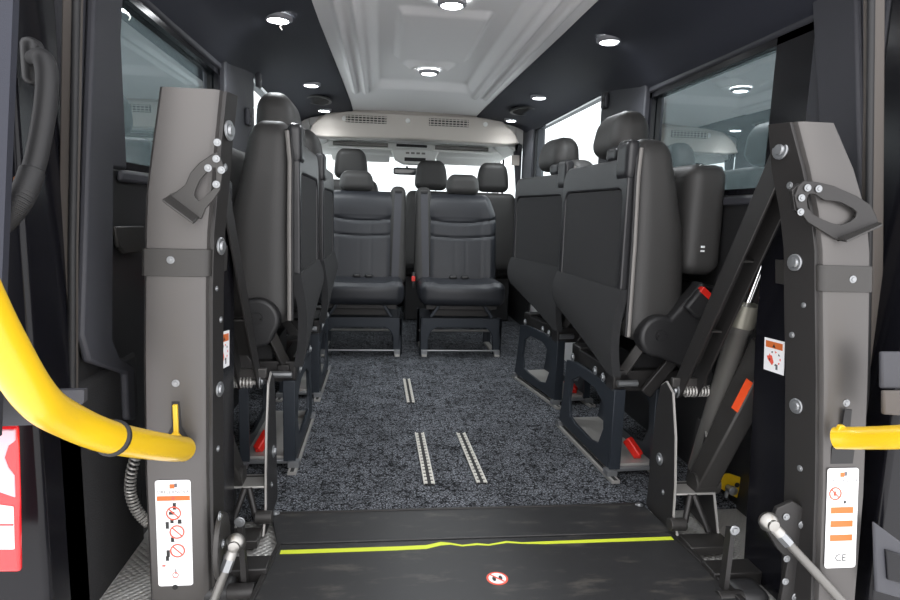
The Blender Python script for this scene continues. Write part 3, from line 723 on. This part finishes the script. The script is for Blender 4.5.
    zc, hh, hw = (.252, .110, .036) if R else (.160, .124, .037)
    q_ = at(zc); cx = (q_[2]+q_[3])/2+(-.004 if R else .008); 
    z0, z1 = zc-hh, zc+hh
    A0, A1 = at(max(z0, -.02)), at(z1)
    vdir = Vector(((A1[2]-A0[2]) if R else -(A1[2]-A0[2]), A1[1]-A0[1], A1[0]-A0[0])).normalized()
    cc = Vector((mx(cx), q_[1]-.001, zc)); u = X3; nrm = Vector((0, -1, 0))
    W_ = lambda x, y, l=0: cc+u*x+vdir*y+nrm*l
    def pl_(x0, x1, y0, y1, m, l): b.prism([W_(x0, y0, l), W_(x1, y0, l), W_(x1, y1, l), W_(x0, y1, l)], nrm*.0003, m)
    b.prism([p for p in rrect(W_(0, 0, 0), u, vdir, hw, hh, .006)], nrm*.001, 'white')
    def ban(x, y, r):
        b.torus(W_(x, y, .0014), r, .0016, u, vdir, 'red_print', 24, 6); b.tube([W_(x-r*.7, y+r*.7, .0014), W_(x+r*.7, y-r*.7, .0014)], .0014, 'red_print', 6)
    def blob(x, y, w_, h_, m='black_print', l=.0011): pl_(x-w_/2, x+w_/2, y-h_/2, y+h_/2, m, l)
    blob(-.002, hh-.014, .010, .010, 'orange'); blob(.006, hh-.012, .006, .009, 'grey_print')
    b.text('ORELLANOVA', .0105, W_(0, hh-.027, .0012), u, vdir, 'grey_print')
    if R:
        ban(-.017, .055, .013); blob(-.018, .055, .006, .010, 'red_print')
        for x0, x1, y0, y1 in ((.002, .003, .045, .070), (.002, .028, .045, .046), (.027, .028, .045, .070)): pl_(x0, x1, y0, y1, 'grey_print', .0011)
        blob(.006, .036, .005, .007)
        for y in (.018, -.012, -.043): pl_(-.026, .026, y-.007, y+.007, 'orange', .0011)
        b.text('CE', .022, W_(0, -hh+.022, .0012), u, vdir, 'black_print')
    else:
        pl_(-hw+.003, hw-.002, hh-.047, hh-.036, 'orange', .0011); blob(0, hh-.0415, .006, .006, 'red_print', .0014)
        for k, y in enumerate((.048, .004, -.040)):
            ban(.006 if k else 0, y, .0145); blob(-.014 if k else .002, y+.016*(1 if k < 2 else -.4), .007, .016); blob(-.004 if k < 2 else -.016, y-.018, .007, .011)
            pl_(-hw+.003, hw-.002, y-.0225, y-.0222, 'grey_print', .0011)
            if k == 0: blob(-.004, y, .012, .007); blob(.012, y-.020, .008, .010)
        blob(-.024, -.075, .007, .004, 'red_print'); b.torus(W_(0, -.098, .0012), .006, .0009, u, vdir, 'red_print', 16, 5); blob(.001, -.090, .002, .012); pl_(-.022, .022, -.1045, -.104, 'grey_print', .0011)
        for x0, x1, y0, y1 in ((.019, .0195, -.100, -.066), (.019, .035, -.100, -.0995)): pl_(x0, x1, y0, y1, 'grey_print', .0011)
    b.build('warning_label', colm)
    b = MB(); qq = at(.03); b.lathe((mx((qq[2]+qq[3])/2+.01), qq[1]-.001, .033), (0, -1, 0), [(0, .006), (.002, .006), (.002, .001)], 'black', 12); b.build('hole_plug', colm)
    # hooked bracket high on the column
    b = MB()
    if R:
        Yb = 1.17
        O = [(797, 186), (802, 181), (815, 182), (832, 186), (855, 196), (869, 205), (874, 215), (877, 224), (866, 230), (852, 236), (836, 240), (822, 232), (806, 222), (795, 207), (793, 196)]
        I = [(806, 196), (808, 194), (813, 194), (822, 200), (838, 202), (850, 208), (855, 212), (854, 217), (848, 222), (838, 225), (830, 223), (820, 219), (811, 214), (806, 208), (805, 200)]
        ctr = [aY(px, py, Yb) for px, py in O]; inn = [aY(px, py, Yb) for px, py in I]
        b.ring(ctr, inn, (0, -.006, 0), 'steel')
        p0, p1 = aY(877, 224, Yb), aY(836, 240, Yb)
        b.prism([p0+Vector((0, -.006, 0)), p1+Vector((0, -.006, 0)), p1+Vector((0, -.03, -.004)), p0+Vector((-.004, -.02, -.004))], (0, 0, .005), 'steel2')
        b.prism([aY(792, 190, Yb), aY(800, 183, Yb), aY(806, 218, Yb), aY(795, 210, Yb)], (0, .012, 0), 'steel')
        bl = [(799, 198), (805, 188), (798, 212), (816, 189)]; sgn = -.008
    else:
        Yb = 1.29
        O = [(218, 152), (212, 155), (200, 163), (191, 173), (186, 185), (178, 191), (171, 197), (176, 204), (184, 212), (195, 218), (202, 219), (206, 209), (214, 200), (221, 190), (224, 165)]
        I = [(216, 168), (212, 169), (206, 174), (201, 180), (198, 186), (196, 191), (195, 195), (197, 199), (200, 201), (203, 200), (205, 197), (210, 193), (215, 188), (217, 182), (217, 174)]
        ctr = [aY(px, py, Yb-.02) for px, py in O]; inn = [aY(px, py, Yb-.02) for px, py in I]
        b.ring(ctr, inn, (0, -.006, 0), 'steel2')
        p0, p1 = aY(171, 197, Yb-.02), aY(200, 219, Yb-.02)
        b.prism([p0+Vector((0, -.006, 0)), p1+Vector((0, -.006, 0)), p1+Vector((0, -.045, -.01)), p0+Vector((-.002, -.045, -.01))], (0, 0, .005), 'steel2')
        bl = [(221, 144), (220, 160), (225, 171), (220, 185), (212, 169)]; sgn = -.028
    br = b.build('hook_bracket', lift, bevel=.0015)
    for px, py in bl:
        b = MB(); b.bolt(aY(px, py, Yb)+Vector((0, sgn, 0)), (0, -1, 0), .0075); b.build('bolt', br)
    return at
atR = column(1); atL = column(-1)

# arms, cylinders, foot plates: written for the right side, mirrored to the left
for side in (1, -1):
    xf = None if side > 0 else (lambda v: Vector((-v.x+.03, v.y+.10, v.z)))
    def K(b, n, par=None, **k): return b.build(n, par or lift, xf=xf, **k)
    A = Vector((.625, 1.262, 1.045)); Bp = Vector((.606, 1.60, .39)); dA = (Bp-A).normalized()
    sdv = Vector((0, dA.z, -dA.y)).normalized()      # across the flange, in the yz plane
    b = MB()
    for dx0, dx1 in ((0, 0), (.048, .050)):
        a_, c_ = A+X3*dx0, Bp+X3*dx1
        b.prism([a_-sdv*.032, a_-dA*.02-sdv*.015, a_-dA*.02+sdv*.015, a_+sdv*.032, c_+sdv*.026, c_+dA*.02+sdv*.012, c_+dA*.02-sdv*.012, c_-sdv*.026], (.006, 0, 0), 'steel')
    w0 = A+dA*.12+sdv*.0; w1 = A+dA*.66
    b.prism([w0-sdv*.028, w1-sdv*.024, w1-sdv*.020, w0-sdv*.024], (.052, 0, 0), 'steel')
    b.beam(A+dA*.30+sdv*.0+X3*.0, A+dA*.30+X3*.052, .02, .006, 'steel2'); b.beam(A+dA*.52, A+dA*.52+X3*.052, .02, .006, 'steel2')
    arm = K(b, 'lift_arm', bevel=.0015)
    for p, r in ((A, .02), (Bp, .022)):
        b = MB(); b.bolt(p+Vector((-.001, 0, 0)), (-1, 0, 0), r); K(b, 'bolt', arm)
    b = MB(); b.tube([Bp+Vector((.006, -.01, .0)), Bp+Vector((.12, -.01, .0))], .008, 'zincd', 10); 
    for k in range(9): b.torus(Bp+Vector((.022+k*.009, -.01, .0)), .014, .003, Y3, Z3, 'zincd', 16, 6)
    K(b, 'hinge_spring', arm)
    b = MB(); b.bb(.585, .69, 1.585, 1.60, .40, .43, 'steel2'); K(b, 'spacer_plate', arm, bevel=.003)
    # hydraulic cylinder
    c0 = Vector((.758, 1.45, .869)); c1 = Vector((.739, 1.52, .644)); c2 = Vector((.705, 1.62, .14)); d = (c2-c1).normalized()
    b = MB(); b.tube([c1-d*.01, c1+d*.065, c1+d*.07, c2], [.034, .034, .029, .029], 'cyl', 20); cy = K(b, 'hydraulic_cylinder', smooth=50)
    b = MB(); b.lathe(c1-d*.012, d, [(0, .034), (.02, .036), (.062, .036), (.066, .032), (.066, .028)], 'collar', 20); K(b, 'cylinder_collar', cy)
    b = MB(); b.tube([c0, c1], .0145, 'chrome', 16); K(b, 'piston_rod', cy)
    # lower link, a tapered box channel with an orange strip
    l0 = Vector((.785, 1.46, .56)); l1 = Vector((.668, 1.53, .14)); dl = (l1-l0).normalized(); n_ = Vector((0, dl.z, -dl.y)).normalized()
    b = MB(); sx_ = X3*.030
    P = [l0-n_*.045, l0+n_*.045, l1+n_*.030, l1-n_*.030]
    b.prism([p-sx_ for p in P], sx_*2, 'steel2'); lk = K(b, 'lower_link', bevel=.006)
    b = MB(); b.prism([l0+dl*.10+n_*.040-sx_, l0+dl*.10+n_*.012-sx_, l0+dl*.19+n_*.010-sx_, l0+dl*.19+n_*.038-sx_], (-.002, 0, 0), 'orangered'); K(b, 'reflective_strip', lk)
    b = MB(); b.lathe(l1-sx_*1.0, X3, [(0, .03), (.072, .03)], 'steel2'); K(b, 'pivot_tube', lk)
    # foot plates
    for x in (.572, .690):
        P = [(1.66, .01), (1.655, .20), (1.645, .33), (1.63, .395), (1.60, .415), (1.56, .395), (1.525, .28), (1.505, .15), (1.50, .06), (1.46, .0), (1.48, -.005)]
        if x > .6: P = [(1.66, .01), (1.65, .16), (1.62, .30), (1.59, .30), (1.54, .20), (1.50, .10), (1.47, .02), (1.455, -.005)]
        b = MB(); b.prism([(x, y, z) for y, z in P], (.008, 0, 0), 'steel'); fp = K(b, 'foot_plate', bevel=.001)
        b = MB(); pts = [Vector((x+.004, y-.001, z)) for y, z in (P[3:10] if x < .6 else P[3:])]; b.tube(pts, .0035, 'zincd', 6); K(b, 'plate_edge', fp)
        if x < .6:
            for y, z, r in ((1.595, .185, .018), (1.56, .10, .008)):
                b = MB(); b.bolt((x-.001, y, z), (-1, 0, 0), r); K(b, 'bolt', fp)
    b = MB(); b.bb(.58, .69, 1.56, 1.57, .115, .125, 'steel2'); b.bb(.58, .69, 1.50, 1.58, .118, .124, 'zincd'); b.bb(.58, .70, 1.40, 1.47, .0, .022, 'steel2')
    b.tube([(.60, 1.48, .05), (.62, 1.50, .12)], .009, 'steel', 8); b.tube([(.66, 1.46, .03), (.63, 1.50, .12)], .009, 'steel', 8)
    b.tube([(.555, 1.48, .045), (.60, 1.48, .045)], .018, 'steel2', 14)
    K(b, 'cross_brace', bevel=.002)
    # hinge cluster at the platform side
    b = MB()
    P = [(.63, .255), (.665, .27), (.70, .25), (.722, .21), (.722, .10), (.715, -.02), (.66, -.02), (.665, .06), (.67, .13), (.64, .16), (.612, .20)]
    if side > 0: b.prism([(x, 1.16, z) for x, z in P], (0, .012, 0), 'steel')
    else: b.prism([(.605, 1.185+.055*math.cos(a), .135+.075*math.sin(a)) for a in [2*PI*i/20 for i in range(20)]], (.012, 0, 0), 'steel2')
    hg = K(b, 'hinge_plate', bevel=.002)
    for x, z, r in ((.652, .235, .008), (.692, .215, .009), (.665, .135, .008), (.668, .08, .008), (.70, .04, .012)):
        if side > 0:
            b = MB(); b.bolt((x, 1.159, z), (0, -1, 0), r); K(b, 'bolt', hg)
        elif z in (.235, .135, .08):
            b = MB(); b.bolt((.604, 1.165+(.135-z)*.2, .05+z*.75), (-1, 0, 0), .010); K(b, 'bolt', hg)
    b = MB(); b.beam((.585, 1.25, .16), (.575, 1.24, -.01), .012, .022, 'steel', (0, 1, 0)); b.bolt((.583, 1.232, .165), (0, -1, 0), .012); K(b, 'short_link')
    b = MB(); b.tube([(.55, 1.22, .0), (.61, 1.22, .0)], .02, 'steel', 16); b.rbox((.635, 1.24, -.01), (.04, .04, .03), .02, 'plastic', 8); K(b, 'hinge_knuckle', bevel=.002)
    # tie rod with ball joint
    r0 = Vector((.598, 1.14, .235)); r1 = Vector((.86, 1.02, -.045))
    if side < 0: r0 = Vector((.578, 1.17, .150)); r1 = Vector((.665, 1.08, -.10))
    dr = (r1-r0).normalized()
    b = MB(); b.tube([r0+dr*.03, r1], .0095, 'cyl', 14); tr = K(b, 'tie_rod')
    b = MB(); b.lathe(r0-Y3*-.014, (0, -1, 0), [(0, .012), (.004, .018), (.014, .022), (.024, .018), (.028, .012), (.034, .012), (.036, .006), (.036, .001)], 'ball'); b.tube([r0, r0+dr*.035], [.011, .012], 'zincd', 12); b.tube([r0+dr*.035, r0+dr*.06], .0125, 'zinc', 6); K(b, 'ball_joint', tr)

# black guard decals
for side in (1, -1):
    b = MB()
    if side > 0: Xd = .6975; C4 = [(765, 337), (785, 342), (784, 374), (764, 369)]
    else: Xd = -.5985; C4 = [(218, 333), (229, 330), (229, 367), (218, 371)]
    if side > 0: Q = [aX(px, py, Xd) for px, py in C4]
    else: Q = [aX(px, py, Xd) for px, py in C4]
    u = (Q[1]-Q[0]); v = (Q[3]-Q[0])*-1; n_ = Vector((-side, 0, 0))
    base = Q[3]
    F = lambda a, c, l=0: base+u*a+v*c+n_*l
    b.prism([F(0, 0), F(1, 0), F(1, 1), F(0, 1)], n_*.001, 'white')
    b.prism([F(.08, .72, .001), F(.92, .72, .001), F(.92, .92, .001), F(.08, .92, .001)], n_*.0003, 'orange')
    b.prism([F(.42, .75, .0013), F(.58, .75, .0013), F(.5, .86, .0013)], n_*.0003, 'black_print')
    b.prism([F(.15, .45, .001), F(.4, .5, .001), F(.5, .3, .001), (F(.42, .2, .001)), F(.2, .35, .001)], n_*.0003, 'red_print')
    for k in range(9):
        a0 = 2*PI*k/9; b.prism([F(.55+.22*math.cos(a0), .43+.16*math.sin(a0), .0012), F(.55+.30*math.cos(a0+.2), .43+.22*math.sin(a0+.2), .0012), F(.55+.30*math.cos(a0-.2), .43+.22*math.sin(a0-.2), .0012)], n_*.0003, 'black_print' if k % 2 else 'red_print')
    b.prism([F(.6, .1, .001), F(.7, .1, .001), F(.7, .26, .001), F(.6, .26, .001)], n_*.0003, 'grey_print')
    b.build('warning_sticker', lift)

# yellow hand rails
b = MB(); R_ = .026
Lp = [aY(183, 449, 1.27), aY(163, 447, 1.17), aY(113, 438, 1.0), aY(68, 420, .90), aY(36, 397, .82), aY(0, 340, .75), aY(-30, 282, .70), aY(-60, 220, .66)]
P = smoothpath(Lp, 8); b.tube(P, R_, 'yellow', 24); rail = b.build('hand_rail', lift)
b = MB(); q = P[16]; dd = (P[17]-P[15]).normalized(); b.tube([q-dd*.006, q-dd*.003, q+dd*.003, q+dd*.006], [R_+.0005, R_+.004, R_+.004, R_+.0005], 'black', 24); b.build('rubber_band', rail)
b = MB(); b.prism([aY(172, 405, 1.262), aY(177, 405, 1.262), aY(178, 434, 1.262), aY(184, 440, 1.262), aY(168, 438, 1.262), aY(173, 432, 1.262)], (0, .008, 0), 'yellow'); b.build('rail_lug', rail, bevel=.002)
b = MB(); Rp = [aY(836, 438, 1.10), aY(860, 438, 1.06), aY(900, 437, .99), aY(960, 432, .9), aY(1060, 415, .78), aY(1250, 370, .65)]
b.tube(smoothpath(Rp, 5), .0225, 'yellow', 24); rail = b.build('hand_rail', lift)
b = MB(); b.prism([aY(837, 424, 1.095), aY(841, 424, 1.095), aY(848, 430, 1.095), aY(834, 431, 1.095)], (0, -.01, 0), 'yellow'); b.build('rail_lug', rail, bevel=.002)

# bridge plate and platform
b = MB(); b.prism([(-.545, 1.668, .004), (.560, 1.660, .004), (.575, 1.50, .004), (-.50, 1.50, .004)], (0, 0, .010), 'platform')
b.bb(-.53, .55, 1.655, 1.663, .004, .018, 'steel'); b.build('bridge_plate', lift, bevel=.002)
b = MB(); b.prism([(-.490, 1.495, -.004), (.565, 1.495, -.004), (.60, 1.02, -.004), (-.535, 1.02, -.004)], (0, 0, .016), 'platform')
b.prism([(-.500, 1.495, -.004), (-.488, 1.495, -.004), (-.533, 1.02, -.004), (-.547, 1.02, -.004)], (0, 0, .022), 'steel')
b.prism([(.563, 1.495, -.004), (.578, 1.495, -.004), (.615, 1.02, -.004), (.598, 1.02, -.004)], (0, 0, .022), 'steel')
pf = b.build('platform', lift, bevel=.002)
b = MB(); zt = .0122
pts = [(-.485, 1.460), (-.2, 1.460), (-.115, 1.462), (-.075, 1.476), (-.05, 1.474), (-.02, 1.463), (.02, 1.468), (.05, 1.462), (.10, 1.474), (.14, 1.466), (.20, 1.464), (.56, 1.466)]
wd = [.0085, .0085, .0085, .008, .004, .003, .004, .003, .004, .003, .006, .008]
up_ = [Vector((x, y+w_, zt)) for (x, y), w_ in zip(pts, wd)]; dn = [Vector((x, y-w_, zt)) for (x, y), w_ in zip(pts, wd)]
vs = up_+dn+[p+Z3*.0008 for p in up_+dn]; n = len(up_)
fs = []
for i in range(n-1): fs += [(i, i+1, n+i+1, n+i), (2*n+i, 3*n+i, 3*n+i+1, 2*n+i+1), (i, 2*n+i, 2*n+i+1, i+1), (n+i, n+i+1, 3*n+i+1, 3*n+i)]
fs += [(0, n, 3*n, 2*n), (n-1, 3*n-1, 4*n-1, 2*n-1)]
b.add(vs, fs, 'tape'); b.build('edge_tape', pf, label='torn yellow-green edge tape')
b = MB(); c = Vector((.045, 1.315, .0122)); 
b.prism([c+Vector((.026*math.cos(a), .026*math.sin(a), 0)) for a in [2*PI*i/32 for i in range(32)]], (0, 0, .0006), 'red_print')
b.prism([c+Vector((.021*math.cos(a), .021*math.sin(a), .0006)) for a in [2*PI*i/32 for i in range(32)]], (0, 0, .0003), 'white')
for sx, sy in ((-.008, -.002), (.008, .001)):
    b.prism([c+Vector((sx+.0045*math.cos(a), sy+.009*math.sin(a), .0009)) for a in [2*PI*i/16 for i in range(16)]], (0, 0, .0003), 'black_print')
b.prism([c+Vector((-.016, .013, .0012)), c+Vector((-.013, .016, .0012)), c+Vector((.016, -.013, .0012)), c+Vector((.013, -.016, .0012))], (0, 0, .0003), 'red_print')
b.build('no_step_sticker', pf)
# base beam joining the two columns
b = MB(); b.bb(-.60, -.50, 1.36, 1.42, -.011, .03, 'steel'); b.build('base_beam', lift, bevel=.003)
b = MB(); b.bb(.575, .70, 1.28, 1.34, -.011, .025, 'steel'); b.build('base_beam', lift, bevel=.003)
for x, y in ((-.53, 1.655), (.545, 1.65)):
    b = MB(); b.bolt((x, y, .016), Z3, .012); b.build('bolt', lift)

# ================================================================== SMALL THINGS AT THE REAR
b = MB(); Yk = 1.66
P = [(718, 474), (730, 474), (742, 478), (749, 487), (750, 498), (746, 499), (743, 491), (739, 490), (737, 498), (728, 493), (718, 487)]
hk = [aY(px, py, Yk) for px, py in P]; b.prism(hk, (0, .006, 0), 'yellow'); b.lathe(aY(737, 485, Yk-.001), (0, -1, 0), [(0, .008), (.001, .008), (.001, .001)], 'black', 14)
tag(b.build('locking_plate'), 'small yellow notched locking plate standing beside the right lift arm', 'locking plate')
b = MB(); b.lathe(aY(728, 487, Yk-.01), (0, -1, 0), [(0, .009), (.02, .009), (.02, .014), (.03, .014), (.034, .001)], 'zinc', 14); b.tube([aY(728, 487, Yk-.012), aY(726, 497, Yk-.012)], .006, 'zinc', 8)
tag(b.build('locking_pin'), 'short steel pin in front of the yellow locking plate', 'pin')
# wiring hose between body and open door
t = thing('wiring_hose', tuple(aY(40, 60, 1.08)), 'black rubber wiring hose with ribbed lower end by the left door post', 'hose')
hp_ = smoothpath([aY(33, 58, 1.10), aY(42, 58, 1.07), aY(47, 75, 1.06), aY(45, 110, 1.05), aY(38, 150, 1.04), aY(32, 172, 1.03), aY(20, 200, 1.0), aY(2, 222, .99), aY(-10, 229, .98)], 10)
b = MB(); b.tube(hp_[:52], [.012+.003*sm(i/12) if i < 12 else .016 for i in range(52)], 'black', 16); b.build('smooth_sleeve', t)
b = MB(); b.tube(hp_[50:], .0145, 'black', 16)
rr_ = []
seg = hp_[50:]
for i in range(len(seg)-1):
    for k in range(2):
        p = seg[i].lerp(seg[i+1], k/2); d = (seg[i+1]-seg[i]).normalized(); u = d.cross(Z3).normalized(); v = d.cross(u)
        b.torus(p, .0155, .003, u, v, 'black', 16, 6)
b.build('ribbed_sleeve', t)
b = MB(); b.rbox(tuple(aY(33, 62, 1.12)), (.014, .02, .038), .013, 'plastic', 8); b.build('grommet', t)
b = MB(); b.prism([aY(px, py, 1.06) for px, py in ((13, 178), (18, 173), (22, 168), (23, 180), (22, 190), (17, 193), (13, 186))], (0, .004, 0), 'leaf'); tag(b.build('orange_tab'), 'small orange-brown tab beside the ribbed part of the wiring hose', 'tab')
# tail light
t = thing('tail_light', tuple(aY(5, 500, 1.05)), 'red and clear tail light at the lower left edge, outside the black door post', 'tail light')
def slab(pts, Y, dy, m, nm, bev=.003):
    b = MB(); b.prism([aY(px, py, Y) for px, py in pts], (0, dy, 0), m); return b.build(nm, t, bevel=bev)
slab([(-40, 426), (17, 426), (19, 500), (20, 573), (-40, 573)], 1.05, .012, 'tailred', 'red_housing', .006)
slab([(-38, 430), (15, 430), (15, 441), (8, 446), (4, 458), (8, 468), (14, 476), (15, 498), (-38, 480)], 1.048, .004, 'tailpink', 'pale_lens')
slab([(-38, 500), (13, 507), (14, 550), (-38, 550)], 1.047, .004, 'tailwhite', 'clear_lens')
slab([(-38, 524), (13, 524), (13, 526), (-38, 526)], 1.0465, .002, 'tailred', 'lens_bar', .0005)
# door rail bar below the window line, left
b = MB(); b.prism([aY(-40, 393, 1.03), aY(84, 390, 1.03), aY(84, 402, 1.03), aY(60, 424, 1.03), aY(-40, 428, 1.03)], (0, .012, 0), 'trim'); tag(b.build('door_stay'), 'dark flat bar crossing behind the left yellow rail above the tail light', 'bar')
b = MB(); b.prism([aY(px, py, .945) for px, py in ((-160, -160), (16, -160), (13, 0), (5, 200), (0, 330), (-4, 440), (-160, 440))], (-.004, .022, 0), 'cove'); tag(b.build('rear_door'), 'edge of the open rear door at the far left, slate grey', 'door')
# right handle
t = thing('door_latch', tuple(aY(890, 400, 1.05)), 'beige and black latch piece at the far right edge above the lower door trim', 'latch')
b = MB(); b.prism([aY(884, 391, 1.05), aY(915, 391, 1.05), aY(915, 417, 1.05), aY(884, 415, 1.05)], (0, .01, 0), 'seal'); b.build('latch_body', t, bevel=.004)
b = MB(); b.prism([aY(882, 352, 1.06), aY(915, 352, 1.06), aY(915, 389, 1.06), aY(882, 389, 1.06)], (0, .01, 0), 'trim'); b.build('latch_cover', t, bevel=.004)
t = thing('door_check', tuple(aY(880, 540, 1.08)), 'black plastic recess plate low on the right door post', 'plate')
b = MB(); b.prism([aY(px, py, 1.08) for px, py in ((874, 522), (905, 545), (905, 600), (876, 592))], (0, .008, 0), 'trim'); b.build('plate_body', t, bevel=.004)
b = MB(); b.prism([aY(px, py, 1.075) for px, py in ((886, 550), (905, 556), (905, 585), (888, 580))], (0, .01, 0), 'gloss'); b.build('recess', t, bevel=.002)
# spring cable behind the left column
b = MB(); cpts = smoothpath([aY(137, 452, 1.42), aY(131, 475, 1.42), aY(131, 495, 1.42), aY(138, 512, 1.42), aY(148, 522, 1.42)], 14)
vs = []
hel = []
for i, p in enumerate(cpts):
    d = (cpts[min(i+1, len(cpts)-1)]-cpts[max(i-1, 0)]).normalized(); u = d.cross(Y3).normalized()
    for k in range(4):
        a = (i*4+k)/4*PI*.8; hel.append(p+u*math.cos(a)*.011+Y3*math.sin(a)*.011+d*.001*k)
b.tube(hel, .0028, 'zincd', 6); b.tube(cpts, .008, 'black', 10); tag(b.build('coiled_cable'), 'coiled spring cable hanging behind the left lift column', 'cable')
# belt guides on the left pillars
g0 = None
for px, py, X, lab in ((257, 80, -.85, 'small dark coat hook high on the left pillar near the roof'), (247, 117, -.85, 'small dark belt anchor on the left pillar below the coat hook')):
    p = aX(px, py, X)
    b = MB(); b.rbox(tuple(p+X3*.006), (.012, .03, .038), .011, 'trim', 8); b.bolt(p+X3*.016, (1, 0, 0), .011, 'steel2')
    tag(b.build('coat_hook' if g0 is None else 'belt_anchor'), lab, 'hook'); g0 = p
p = aX(606, 101, .85); b = MB(); b.rbox(tuple(p-X3*.006), (.012, .03, .038), .011, 'trim', 8); b.bolt(p-X3*.016, (-1, 0, 0), .011, 'steel2'); tag(b.build('coat_hook'), 'small dark coat hook high on the right pillar near the roof', 'hook')
# light socket on the front right pillar
b = MB(); p = aY(519, 159, 4.72); b.bb(p.x-.03, p.x+.03, 4.84, 4.86, p.z-.04, p.z+.04, 'cream'); tag(b.build('pillar_cover'), 'small cream cover plate on the right front pillar beside the white window', 'cover plate')
